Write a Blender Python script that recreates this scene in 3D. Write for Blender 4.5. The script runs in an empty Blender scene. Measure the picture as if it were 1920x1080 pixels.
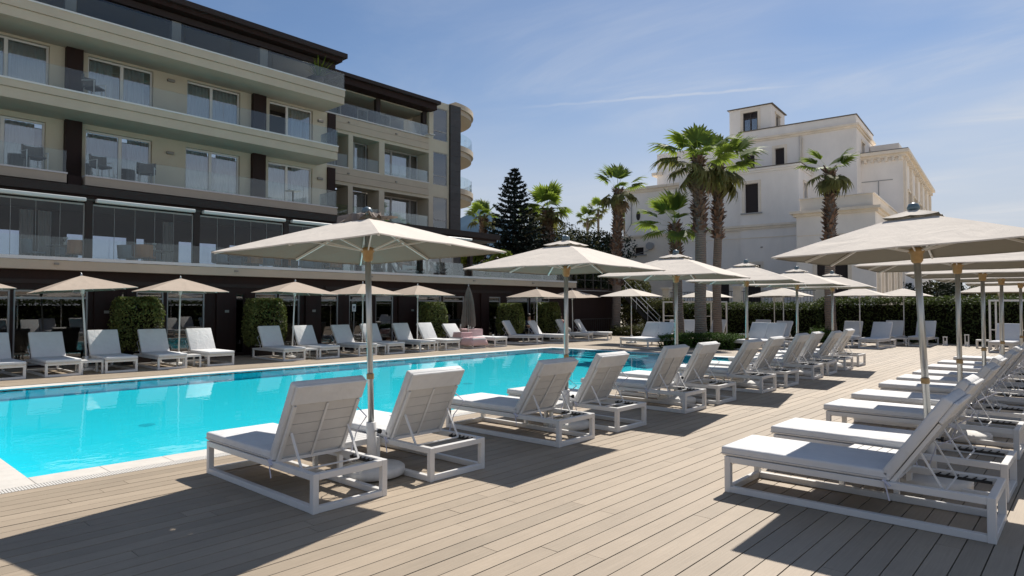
import bpy, bmesh, math, random
import numpy as np
from mathutils import Vector, Matrix, Euler

R = math.radians
random.seed(11)
NR = np.random.default_rng(11)
scene = bpy.context.scene
col = scene.collection

# ------------------------------------------------------------------ camera, sky, sun, exposure
cam_d = bpy.data.cameras.new('camera')
cam_d.sensor_width = 36.0
cam_d.lens = 22.93
cam_d.clip_start = 0.05
cam_d.clip_end = 6000
cam = bpy.data.objects.new('camera', cam_d)
col.objects.link(cam)
cam.location = (0, 0, 1.8)
cam.rotation_euler = (R(90 + 1.592), 0, R(42.087))
scene.camera = cam

SUN_EL = 50.0
SUN = Vector((-0.127, 0.629, 0.767)).normalized()      # towards the sun
world = bpy.data.worlds.new('World')
scene.world = world
world.use_nodes = True
wn = world.node_tree
bg = wn.nodes['Background']
sky = wn.nodes.new('ShaderNodeTexSky')
sky.sky_type = 'NISHITA'
sky.sun_disc = False
sky.sun_elevation = R(SUN_EL)
sky.sun_rotation = math.atan2(SUN.x, SUN.y)
sky.air_density = 1.0
sky.dust_density = 0.35
sky.ozone_density = 4.6
bg.inputs['Strength'].default_value = 0.070


def wnode(t, **kw):
    n = wn.nodes.new(t)
    for k, v in kw.items():
        setattr(n, k, v)
    return n


def wmath(op, a, b=None, c=None, clamp=False):
    n = wn.nodes.new('ShaderNodeMath')
    n.operation = op
    n.use_clamp = clamp
    for i, x in enumerate((a, b, c)):
        if x is None:
            continue
        if isinstance(x, (int, float)):
            n.inputs[i].default_value = x
        else:
            wn.links.new(x, n.inputs[i])
    return n.outputs[0]


def wdot(vec_out, v):
    n = wn.nodes.new('ShaderNodeVectorMath')
    n.operation = 'DOT_PRODUCT'
    wn.links.new(vec_out, n.inputs[0])
    n.inputs[1].default_value = v
    return n.outputs['Value']


def wstep(x, a, b):
    n = wn.nodes.new('ShaderNodeMapRange')
    n.interpolation_type = 'SMOOTHSTEP'
    wn.links.new(x, n.inputs[0])
    n.inputs[1].default_value = a
    n.inputs[2].default_value = b
    return n.outputs[0]


tc = wnode('ShaderNodeTexCoord')
D = tc.outputs['Generated']
# high thin cirrus: noise on a flat layer far above the ground
sep = wnode('ShaderNodeSeparateXYZ')
wn.links.new(D, sep.inputs[0])
zc = wmath('MAXIMUM', sep.outputs[2], 0.06)
px = wmath('DIVIDE', sep.outputs[0], zc)
py = wmath('DIVIDE', sep.outputs[1], zc)
comb = wnode('ShaderNodeCombineXYZ')
wn.links.new(px, comb.inputs[0])
wn.links.new(py, comb.inputs[1])
mp = wnode('ShaderNodeMapping')
mp.inputs['Rotation'].default_value = (0, 0, R(-20))
mp.inputs['Scale'].default_value = (0.62, 1.25, 1)
wn.links.new(comb.outputs[0], mp.inputs[0])
nz = wnode('ShaderNodeTexNoise')
nz.inputs['Scale'].default_value = 1.1
nz.inputs['Detail'].default_value = 9
nz.inputs['Roughness'].default_value = 0.62
nz.inputs['Distortion'].default_value = 0.6
wn.links.new(mp.outputs[0], nz.inputs['Vector'])
nz2 = wnode('ShaderNodeTexNoise')
nz2.inputs['Scale'].default_value = 0.42
nz2.inputs['Detail'].default_value = 3
wn.links.new(comb.outputs[0], nz2.inputs['Vector'])
streak = wstep(nz.outputs[0], 0.38, 0.78)
patch = wstep(nz2.outputs[0], 0.36, 0.66)
east = wstep(wdot(D, (0.743, 0.669, 0.0)), -0.28, 0.42)
cirrus = wmath('MULTIPLY', wmath('MULTIPLY', streak, wmath('MULTIPLY_ADD', patch, 0.85, 0.15)), wmath('MULTIPLY_ADD', east, 0.82, 0.10))
cirrus = wmath('ADD', wmath('MULTIPLY', cirrus, 0.85), wmath('MULTIPLY', wmath('MULTIPLY', patch, east), 0.36))
# a vapour trail: a narrow arc of the sky
TR_N, TR_A, TR_T = (0.3397, 0.2055, 0.9178), (-0.5, 0.8, 0.2), (0.7, 0.7, 0.0)


def pix_dir(x, y):
    f = 1223.0
    v = Vector(((x - 960) / f, (540 - y) / f, -1.0))
    return (cam.rotation_euler.to_matrix() @ v).normalized()


ta, tb = pix_dir(850, 213), pix_dir(1680, 145)          # where the trail stands in the sky
tn = ta.cross(tb).normalized()
tt = (tb - ta).normalized()
s0, s1 = ta.dot(tt), tb.dot(tt)
nzt = wnode('ShaderNodeTexNoise')
nzt.inputs['Scale'].default_value = 26
nzt.inputs['Detail'].default_value = 5
wn.links.new(D, nzt.inputs['Vector'])
wob = wmath('MULTIPLY_ADD', nzt.outputs[0], 0.006, -0.003)
dist = wmath('ABSOLUTE', wmath('ADD', wdot(D, tuple(tn)), wob))
along = wdot(D, tuple(tt))
wid = wstep(dist, 0.0042, 0.0004)
ends = wmath('MULTIPLY', wstep(along, s0, s0 + 0.34), wstep(along, s1, s1 - 0.20))
trail = wmath('MULTIPLY', wmath('MULTIPLY', wid, ends), wmath('MULTIPLY_ADD', nzt.outputs[0], 0.5, 0.28))
fac = wmath('MAXIMUM', cirrus, trail, clamp=True)
mix = wnode('ShaderNodeMixRGB')
mix.inputs['Color2'].default_value = (7.3, 7.6, 8.1, 1)
wn.links.new(fac, mix.inputs['Fac'])
hz = wnode('ShaderNodeMixRGB')                                  # pale haze thickening towards the horizon all round
hz.inputs['Color2'].default_value = (6.3, 6.6, 7.3, 1)
wn.links.new(wmath('MULTIPLY', wstep(sep.outputs[2], 0.36, 0.08), 0.82), hz.inputs['Fac'])
wn.links.new(sky.outputs[0], hz.inputs['Color1'])
wn.links.new(hz.outputs[0], mix.inputs['Color1'])
wn.links.new(mix.outputs[0], bg.inputs['Color'])

sun_d = bpy.data.lights.new('sun', 'SUN')
sun_d.energy = 4.5
sun_d.angle = R(0.5)
sun_d.color = (1.0, 0.945, 0.87)
sun_d.cycles.is_caustics_light = True
sun = bpy.data.objects.new('sun', sun_d)
sun.rotation_euler = SUN.to_track_quat('Z', 'Y').to_euler()
sun.location = (0, 0, 30)
col.objects.link(sun)

vs = scene.view_settings
vs.view_transform = 'Standard'
vs.look = 'None'
vs.exposure = 0.42
vs.gamma = 1.0
vs.use_curve_mapping = False
scene.cycles.use_denoising = True
scene.cycles.max_bounces = 10
scene.cycles.transparent_max_bounces = 24
scene.cycles.sample_clamp_indirect = 6.0
scene.cycles.caustics_reflective = False
scene.cycles.caustics_refractive = True


# ------------------------------------------------------------------ helpers: materials
class M:
    pass


def new_mat(name):
    m = bpy.data.materials.new(name)
    m.use_nodes = True
    nt = m.node_tree
    return m, nt, nt.nodes['Principled BSDF'], nt.nodes['Material Output']


def mat(name, c, rough=0.6, spec=0.5, var=0.0, vscale=3.0, bump=0.0, bscale=60.0, metal=0.0,
        stretch=(1, 1, 1), detail=6, island=0.0, translucent=0.0, tcol=None, coat=0.0):
    m, nt, b, out = new_mat(name)
    L = nt.links
    b.inputs['Base Color'].default_value = (*c, 1)
    b.inputs['Roughness'].default_value = rough
    b.inputs['Specular IOR Level'].default_value = spec
    b.inputs['Metallic'].default_value = metal
    b.inputs['Coat Weight'].default_value = coat
    co = nt.nodes.new('ShaderNodeTexCoord')
    mpn = nt.nodes.new('ShaderNodeMapping')
    mpn.inputs['Scale'].default_value = stretch
    L.new(co.outputs['Object'], mpn.inputs[0])
    colour = None
    if var > 0 or island > 0:
        val = nt.nodes.new('ShaderNodeValue')
        val.outputs[0].default_value = 1.0
        cur = val.outputs[0]
        if var > 0:
            n = nt.nodes.new('ShaderNodeTexNoise')
            n.inputs['Scale'].default_value = vscale
            n.inputs['Detail'].default_value = detail
            n.inputs['Roughness'].default_value = 0.65
            L.new(mpn.outputs[0], n.inputs['Vector'])
            r = nt.nodes.new('ShaderNodeMapRange')
            r.inputs[1].default_value = 0.28
            r.inputs[2].default_value = 0.72
            r.inputs[3].default_value = 1 - var
            r.inputs[4].default_value = 1 + var * 0.7
            L.new(n.outputs[0], r.inputs[0])
            cur = r.outputs[0]
        if island > 0:
            g = nt.nodes.new('ShaderNodeNewGeometry')
            oi = nt.nodes.new('ShaderNodeObjectInfo')
            ad = nt.nodes.new('ShaderNodeMath')
            ad.operation = 'ADD'
            L.new(g.outputs['Random Per Island'], ad.inputs[0])
            L.new(oi.outputs['Random'], ad.inputs[1])
            fr = nt.nodes.new('ShaderNodeMath')
            fr.operation = 'FRACT'
            L.new(ad.outputs[0], fr.inputs[0])
            r2 = nt.nodes.new('ShaderNodeMapRange')
            r2.inputs[3].default_value = 1 - island
            r2.inputs[4].default_value = 1 + island
            L.new(fr.outputs[0], r2.inputs[0])
            mu = nt.nodes.new('ShaderNodeMath')
            mu.operation = 'MULTIPLY'
            L.new(cur, mu.inputs[0])
            L.new(r2.outputs[0], mu.inputs[1])
            cur = mu.outputs[0]
        vm = nt.nodes.new('ShaderNodeVectorMath')
        vm.operation = 'SCALE'
        vm.inputs[0].default_value = c
        L.new(cur, vm.inputs['Scale'])
        L.new(vm.outputs[0], b.inputs['Base Color'])
        colour = vm.outputs[0]
    if bump > 0:
        n2 = nt.nodes.new('ShaderNodeTexNoise')
        n2.inputs['Scale'].default_value = bscale
        n2.inputs['Detail'].default_value = 4
        L.new(mpn.outputs[0], n2.inputs['Vector'])
        bp = nt.nodes.new('ShaderNodeBump')
        bp.inputs['Strength'].default_value = bump
        bp.inputs['Distance'].default_value = 0.01
        L.new(n2.outputs[0], bp.inputs['Height'])
        L.new(bp.outputs[0], b.inputs['Normal'])
    if translucent > 0:
        t = nt.nodes.new('ShaderNodeBsdfTranslucent')
        t.inputs['Color'].default_value = (*(tcol or c), 1)
        if colour is not None and tcol is None:
            L.new(colour, t.inputs['Color'])
        mx = nt.nodes.new('ShaderNodeMixShader')
        mx.inputs[0].default_value = translucent
        L.new(b.outputs[0], mx.inputs[1])
        L.new(t.outputs[0], mx.inputs[2])
        L.new(mx.outputs[0], out.inputs['Surface'])
    return m


def glass(name, tint, boost=1.0, rough=0.0, ior=1.5, base=0.0):
    """thin architectural pane: what is behind shows through, the rest mirrors"""
    m, nt, b, out = new_mat(name)
    nt.nodes.remove(b)
    L = nt.links
    tr = nt.nodes.new('ShaderNodeBsdfTransparent')
    tr.inputs[0].default_value = (*tint, 1)
    gl = nt.nodes.new('ShaderNodeBsdfGlossy')
    gl.inputs['Roughness'].default_value = rough
    fr = nt.nodes.new('ShaderNodeFresnel')
    fr.inputs[0].default_value = ior
    ma = nt.nodes.new('ShaderNodeMath')
    ma.operation = 'MULTIPLY_ADD'
    ma.use_clamp = True
    ma.inputs[1].default_value = boost
    ma.inputs[2].default_value = base
    L.new(fr.outputs[0], ma.inputs[0])
    mx = nt.nodes.new('ShaderNodeMixShader')
    L.new(ma.outputs[0], mx.inputs[0])
    L.new(tr.outputs[0], mx.inputs[1])
    L.new(gl.outputs[0], mx.inputs[2])
    L.new(mx.outputs[0], out.inputs['Surface'])
    return m


def deck_mat():
    m, nt, b, out = new_mat('composite_decking')
    L = nt.links
    co = nt.nodes.new('ShaderNodeTexCoord')
    geo = nt.nodes.new('ShaderNodeNewGeometry')
    oi = nt.nodes.new('ShaderNodeObjectInfo')
    ad = nt.nodes.new('ShaderNodeMath'); ad.operation = 'ADD'
    L.new(geo.outputs['Random Per Island'], ad.inputs[0])
    L.new(oi.outputs['Random'], ad.inputs[1])
    fr = nt.nodes.new('ShaderNodeMath'); fr.operation = 'FRACT'
    L.new(ad.outputs[0], fr.inputs[0])
    ramp = nt.nodes.new('ShaderNodeValToRGB')
    e = ramp.color_ramp.elements
    e[0].position, e[0].color = 0.0, (0.322, 0.262, 0.193, 1)
    e[1].position, e[1].color = 1.0, (0.395, 0.320, 0.236, 1)
    k = ramp.color_ramp.elements.new(0.5); k.color = (0.360, 0.291, 0.214, 1)
    L.new(fr.outputs[0], ramp.inputs[0])
    # brushed grain along the board, soft stains across several boards
    mp = nt.nodes.new('ShaderNodeMapping'); mp.inputs['Scale'].default_value = (90, 2.2, 1)
    L.new(geo.outputs['Position'], mp.inputs[0])
    n = nt.nodes.new('ShaderNodeTexNoise'); n.inputs['Scale'].default_value = 1.0; n.inputs['Detail'].default_value = 5
    L.new(mp.outputs[0], n.inputs['Vector'])
    n2 = nt.nodes.new('ShaderNodeTexNoise'); n2.inputs['Scale'].default_value = 0.9; n2.inputs['Detail'].default_value = 7
    n2.inputs['Roughness'].default_value = 0.7
    L.new(geo.outputs['Position'], n2.inputs['Vector'])
    r1 = nt.nodes.new('ShaderNodeMapRange'); r1.inputs[1].default_value = .25; r1.inputs[2].default_value = .75
    r1.inputs[3].default_value = .90; r1.inputs[4].default_value = 1.08
    L.new(n.outputs[0], r1.inputs[0])
    r2 = nt.nodes.new('ShaderNodeMapRange'); r2.inputs[1].default_value = .3; r2.inputs[2].default_value = .7
    r2.inputs[3].default_value = .88; r2.inputs[4].default_value = 1.06
    L.new(n2.outputs[0], r2.inputs[0])
    mu = nt.nodes.new('ShaderNodeMath'); mu.operation = 'MULTIPLY'
    L.new(r1.outputs[0], mu.inputs[0]); L.new(r2.outputs[0], mu.inputs[1])
    vm = nt.nodes.new('ShaderNodeVectorMath'); vm.operation = 'SCALE'
    L.new(ramp.outputs[0], vm.inputs[0]); L.new(mu.outputs[0], vm.inputs['Scale'])
    L.new(vm.outputs[0], b.inputs['Base Color'])
    b.inputs['Roughness'].default_value = 0.62
    b.inputs['Specular IOR Level'].default_value = 0.35
    bp = nt.nodes.new('ShaderNodeBump'); bp.inputs['Strength'].default_value = .35; bp.inputs['Distance'].default_value = .003
    L.new(n.outputs[0], bp.inputs['Height']); L.new(bp.outputs[0], b.inputs['Normal'])
    return m


def water_mat():
    m, nt, b, out = new_mat('pool_water')
    L = nt.links
    b.inputs['Base Color'].default_value = (0.50, 0.99, 1.0, 1)
    b.inputs['Roughness'].default_value = 0.0
    b.inputs['IOR'].default_value = 1.2
    b.inputs['Transmission Weight'].default_value = 1.0
    geo = nt.nodes.new('ShaderNodeNewGeometry')
    mp = nt.nodes.new('ShaderNodeMapping'); mp.inputs['Scale'].default_value = (1.0, 0.75, 1)
    L.new(geo.outputs['Position'], mp.inputs[0])
    a = nt.nodes.new('ShaderNodeTexNoise'); a.inputs['Scale'].default_value = 2.4; a.inputs['Detail'].default_value = 3
    c = nt.nodes.new('ShaderNodeTexNoise'); c.inputs['Scale'].default_value = 9.0; c.inputs['Detail'].default_value = 3
    for q in (a, c):
        L.new(mp.outputs[0], q.inputs['Vector'])
    # ruffled patches where the inlets push the water up, calm elsewhere
    p = nt.nodes.new('ShaderNodeTexNoise'); p.inputs['Scale'].default_value = 0.42; p.inputs['Detail'].default_value = 2
    L.new(geo.outputs['Position'], p.inputs['Vector'])
    pr = nt.nodes.new('ShaderNodeMapRange'); pr.inputs[1].default_value = .56; pr.inputs[2].default_value = .68
    pr.inputs[3].default_value = .12; pr.inputs[4].default_value = 1.0
    L.new(p.outputs[0], pr.inputs[0])
    mu = nt.nodes.new('ShaderNodeMath'); mu.operation = 'MULTIPLY'
    L.new(c.outputs[0], mu.inputs[0]); L.new(pr.outputs[0], mu.inputs[1])
    ad = nt.nodes.new('ShaderNodeMath'); ad.operation = 'MULTIPLY_ADD'; ad.inputs[1].default_value = .35
    L.new(mu.outputs[0], ad.inputs[0]); L.new(a.outputs[0], ad.inputs[2])
    bp = nt.nodes.new('ShaderNodeBump'); bp.inputs['Strength'].default_value = .16; bp.inputs['Distance'].default_value = .02
    L.new(ad.outputs[0], bp.inputs['Height']); L.new(bp.outputs[0], b.inputs['Normal'])
    return m


def tile_mat():
    m, nt, b, out = new_mat('pool_mosaic')
    L = nt.links
    geo = nt.nodes.new('ShaderNodeNewGeometry')
    br = nt.nodes.new('ShaderNodeTexBrick')
    br.offset = 0.0
    br.inputs['Scale'].default_value = 14.0
    br.inputs['Color1'].default_value = (0.02, 0.80, 0.96, 1)
    br.inputs['Color2'].default_value = (0.026, 0.83, 0.97, 1)
    br.inputs['Mortar'].default_value = (0.08, 0.78, 0.90, 1)
    br.inputs['Mortar Size'].default_value = 0.03
    br.inputs['Brick Width'].default_value = 0.5
    br.inputs['Row Height'].default_value = 0.5
    L.new(geo.outputs['Position'], br.inputs['Vector'])
    L.new(br.outputs['Color'], b.inputs['Base Color'])
    b.inputs['Roughness'].default_value = 0.5
    return m


def trunk_mat(name, c):
    m, nt, b, out = new_mat(name)
    L = nt.links
    co = nt.nodes.new('ShaderNodeTexCoord')
    w = nt.nodes.new('ShaderNodeTexWave'); w.wave_type = 'BANDS'; w.bands_direction = 'Z'
    w.inputs['Scale'].default_value = 3.2; w.inputs['Distortion'].default_value = 4.0; w.inputs['Detail'].default_value = 3
    L.new(co.outputs['Object'], w.inputs['Vector'])
    r = nt.nodes.new('ShaderNodeMapRange'); r.inputs[3].default_value = .84; r.inputs[4].default_value = 1.1
    L.new(w.outputs[0], r.inputs[0])
    vm = nt.nodes.new('ShaderNodeVectorMath'); vm.operation = 'SCALE'; vm.inputs[0].default_value = c
    L.new(r.outputs[0], vm.inputs['Scale']); L.new(vm.outputs[0], b.inputs['Base Color'])
    bp = nt.nodes.new('ShaderNodeBump'); bp.inputs['Strength'].default_value = .8; bp.inputs['Distance'].default_value = .04
    L.new(w.outputs[0], bp.inputs['Height']); L.new(bp.outputs[0], b.inputs['Normal'])
    b.inputs['Roughness'].default_value = .9
    return m


M.deck = deck_mat()
M.sub = mat('deck_joists', (0.018, 0.014, 0.011), .9)
M.water = water_mat()
M.tile = tile_mat()
M.tile2 = mat('teal_inlet', (0.02, 0.58, 0.72), .5)
M.coping = mat('cream_coping', (0.66, 0.62, 0.555), .6, var=.10, vscale=5, bump=.15, bscale=90, island=.05)
M.grate = mat('white_grating', (0.66, 0.635, 0.59), .5)
M.ground = mat('pale_bounce_ground', (0.50, 0.45, 0.37), .95, var=.2, vscale=.6)  # invented pale ground, made bright to bounce sunlight onto the villa
M.hill = mat('hazy_hill', (0.055, 0.09, 0.13), 1.0, spec=0, var=.3, vscale=.01)  # blue haze of distance is mixed into the hill's base colour

M.white = mat('white_powder_coat', (0.70, 0.685, 0.66), .38, var=.05, vscale=4)
M.fabric = mat('white_mattress_fabric', (0.70, 0.695, 0.685), .85, spec=.2, var=.06, vscale=5, bump=.25, bscale=420)
_nt = M.fabric.node_tree
_b = _nt.nodes['Principled BSDF']
_co = _nt.nodes.new('ShaderNodeTexCoord')
_oi = _nt.nodes.new('ShaderNodeObjectInfo')
_av = _nt.nodes.new('ShaderNodeVectorMath')
_nt.links.new(_co.outputs['Object'], _av.inputs[0])
_nt.links.new(_oi.outputs['Location'], _av.inputs[1])
_n = _nt.nodes.new('ShaderNodeTexNoise')
_n.inputs['Scale'].default_value = 4.5
_n.inputs['Detail'].default_value = 3
_n.inputs['Distortion'].default_value = 1.2
_nt.links.new(_av.outputs[0], _n.inputs['Vector'])
_bp = _nt.nodes.new('ShaderNodeBump')
_bp.inputs['Strength'].default_value = .55
_bp.inputs['Distance'].default_value = .03
_nt.links.new(_n.outputs[0], _bp.inputs['Height'])
_old = _b.inputs['Normal'].links[0].from_socket
_nt.links.new(_old, _bp.inputs['Normal'])
_nt.links.new(_bp.outputs[0], _b.inputs['Normal'])
M.sling = mat('white_slats', (0.60, 0.58, 0.55), .55, var=.06, vscale=6)
M.piping = mat('mattress_seam', (0.50, 0.49, 0.48), .8)
M.black = mat('black_plastic', (0.012, 0.012, 0.013), .45)
M.rack = mat('dark_ratchet', (0.03, 0.03, 0.03), .5)
M.strap = mat('pale_strap', (0.55, 0.56, 0.66), .8)
def canvas(name, c, underside_shade):
    """sunshade cloth: pale outside, shade painted into the underside colour"""
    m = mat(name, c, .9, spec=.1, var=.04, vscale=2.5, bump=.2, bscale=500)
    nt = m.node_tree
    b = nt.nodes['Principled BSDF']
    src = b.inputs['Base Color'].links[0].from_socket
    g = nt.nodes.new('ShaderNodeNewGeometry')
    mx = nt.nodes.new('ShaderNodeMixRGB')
    mx.inputs['Color2'].default_value = (*underside_shade, 1)
    nt.links.new(g.outputs['Backfacing'], mx.inputs['Fac'])  # back faces darkened to hold the shade beneath the parasol
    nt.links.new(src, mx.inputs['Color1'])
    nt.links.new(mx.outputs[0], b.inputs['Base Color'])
    co = nt.nodes.new('ShaderNodeTexCoord')                     # slack in the cloth
    oi = nt.nodes.new('ShaderNodeObjectInfo')
    av = nt.nodes.new('ShaderNodeVectorMath')
    nt.links.new(co.outputs['Object'], av.inputs[0])
    nt.links.new(oi.outputs['Location'], av.inputs[1])
    n = nt.nodes.new('ShaderNodeTexNoise')
    n.inputs['Scale'].default_value = 2.6
    n.inputs['Detail'].default_value = 4
    n.inputs['Distortion'].default_value = 1.0
    nt.links.new(av.outputs[0], n.inputs['Vector'])
    bp = nt.nodes.new('ShaderNodeBump')
    bp.inputs['Strength'].default_value = .5
    bp.inputs['Distance'].default_value = .04
    nt.links.new(n.outputs[0], bp.inputs['Height'])
    nt.links.new(b.inputs['Normal'].links[0].from_socket, bp.inputs['Normal'])
    nt.links.new(bp.outputs[0], b.inputs['Normal'])
    return m


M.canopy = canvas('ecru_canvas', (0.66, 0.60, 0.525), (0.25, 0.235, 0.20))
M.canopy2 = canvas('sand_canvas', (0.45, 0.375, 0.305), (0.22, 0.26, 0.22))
M.pole = mat('silver_pole', (0.50, 0.51, 0.50), .35, metal=.75, var=.05)
M.hub = mat('varnished_wood', (0.42, 0.27, 0.115), .4, var=.2, vscale=12)
M.finial = mat('grey_finial', (0.10, 0.15, 0.18), .4)
M.cement = mat('white_cement', (0.64, 0.62, 0.585), .8, var=.1, vscale=6, bump=.3, bscale=60)
M.taupe = mat('taupe_canvas_and_vent_shade', (0.20, 0.165, 0.14), .9, var=.2, vscale=6)
M.pink = mat('pink_towelling', (0.62, 0.43, 0.43), .95, spec=.1, var=.08, vscale=9, bump=.5, bscale=300)

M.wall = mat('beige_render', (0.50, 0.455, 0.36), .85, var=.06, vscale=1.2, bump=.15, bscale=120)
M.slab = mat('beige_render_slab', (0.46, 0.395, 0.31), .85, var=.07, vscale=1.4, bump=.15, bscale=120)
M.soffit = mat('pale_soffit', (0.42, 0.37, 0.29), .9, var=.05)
M.sill = mat('white_metal_sill', (0.60, 0.60, 0.60), .4)
M.dwood = mat('dark_brown_cladding', (0.022, 0.010, 0.008), .62, spec=.25, var=.25, vscale=4, stretch=(1, 1, .15))
M.dstone = mat('charcoal_stone', (0.045, 0.042, 0.043), .6, var=.2, vscale=3, island=.16)
M.roofd = mat('dark_roof_metal', (0.026, 0.017, 0.015), .6, spec=.3, var=.15)
M.frame = mat('white_window_frame', (0.62, 0.62, 0.61), .4)
M.aframe = mat('grey_aluminium_frame', (0.30, 0.30, 0.30), .4)
M.curtain = mat('sheer_curtain', (0.50, 0.52, 0.56), .95, spec=.05, var=.10, vscale=9, stretch=(1, 1, .05), translucent=.3)
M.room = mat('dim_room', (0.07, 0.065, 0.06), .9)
M.pane = glass('window_glass', (0.88, 0.92, 0.95), 2.2, base=.13)
M.paned = glass('dark_door_glass', (0.45, 0.45, 0.46), 1.8, base=.05)
M.balus = glass('balustrade_glass', (0.915, 0.955, 0.95), .8, base=.022)
M.veranda = glass('veranda_glass', (0.93, 0.945, 0.95), .55, base=.006)
M.backwin = glass('smoked_glass', (0.62, 0.66, 0.74), .8)
M.awning = mat('pale_awning_box', (0.52, 0.53, 0.52), .45)
M.lamp = mat('grey_wall_lamp', (0.22, 0.21, 0.19), .4)
M.terracef = mat('terrace_floor', (0.24, 0.22, 0.19), .8)

M.villa = mat('weathered_white_render', (0.90, 0.845, 0.785), .9, var=.13, vscale=.35, stretch=(1, 1, .45), bump=.2, bscale=30)
M.villat = mat('cream_stone_trim', (0.84, 0.74, 0.61), .85, var=.12, vscale=1.5)
M.villac = mat('cream_lower_wall', (0.86, 0.77, 0.655), .9, var=.12, vscale=.6)
M.tilecap = mat('dark_roof_edge', (0.16, 0.14, 0.12), .8)
M.shut = mat('dark_brown_shutter', (0.020, 0.011, 0.010), .6)
M.wframe = mat('brown_wood_frame', (0.05, 0.035, 0.028), .5)
M.pipe = mat('grey_downpipe', (0.36, 0.35, 0.34), .6)

M.leaf = mat('shrub_leaves', (0.135, 0.15, 0.045), .6, spec=.25, island=.65, translucent=.22, tcol=(0.12, 0.17, 0.03))
M.hedge = mat('hedge_leaves', (0.055, 0.072, 0.024), .65, spec=.15, island=.6, translucent=.2, tcol=(0.10, 0.14, 0.03))
M.box = mat('box_hedge_leaves', (0.060, 0.105, 0.022), .75, spec=.12, island=.5, translucent=.2)
M.bright = mat('bright_bush_leaves', (0.13, 0.17, 0.025), .75, spec=.12, island=.5, translucent=.35)
M.olive = mat('olive_bush_leaves', (0.085, 0.088, 0.030), .75, spec=.12, island=.6, translucent=.2)
M.dark = mat('dark_bush_leaves', (0.018, 0.026, 0.014), .75, spec=.12, island=.5, translucent=.1)
M.conifer = mat('blue_green_needles', (0.026, 0.040, 0.038), .75, spec=.12, island=.5)
M.frond = mat('palm_frond', (0.105, 0.155, 0.034), .6, spec=.2, island=.30, translucent=.38, tcol=(0.27, 0.36, 0.05))
M.frondo = mat('older_palm_frond', (0.125, 0.125, 0.048), .7, spec=.12, island=.35, translucent=.25, tcol=(0.24, 0.24, 0.06))
M.dead = mat('dry_palm_leaf', (0.17, 0.115, 0.065), .8, island=.4, translucent=.15)
M.trunk = trunk_mat('grey_palm_trunk', (0.22, 0.175, 0.145))
M.boots = mat('brown_leaf_bases', (0.15, 0.092, 0.064), .9, island=.5)
M.bark = trunk_mat('brown_bark', (0.06, 0.045, 0.035))
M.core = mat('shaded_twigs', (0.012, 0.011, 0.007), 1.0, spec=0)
M.skin = mat('skin', (0.42, 0.25, 0.18), .5)
M.hair = mat('dark_hair', (0.02, 0.014, 0.01), .5)
M.blue = mat('pale_blue_shirt', (0.42, 0.48, 0.66), .9)
M.navy = mat('navy_cloth', (0.03, 0.035, 0.07), .9)
M.red = mat('dark_red_cloth', (0.18, 0.02, 0.03), .9)
M.cloth = mat('white_cloth', (0.68, 0.67, 0.65), .9)
M.orange = mat('orange_leather', (0.50, 0.17, 0.035), .5)
M.sky_chair = mat('grey_blue_upholstery', (0.20, 0.27, 0.34), .8)
M.wicker = mat('grey_wicker', (0.11, 0.105, 0.10), .8, var=.4, vscale=40)
M.ttop = mat('dark_table_top', (0.05, 0.045, 0.042), .3)
M.steel = mat('dark_steel', (0.03, 0.028, 0.028), .5)
M.sign = mat('white_notice', (0.70, 0.71, 0.72), .5)
M.inkgrey = mat('notice_print', (0.12, 0.13, 0.16), .6)
M.pot = mat('brown_pot', (0.05, 0.035, 0.03), .7)


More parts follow.
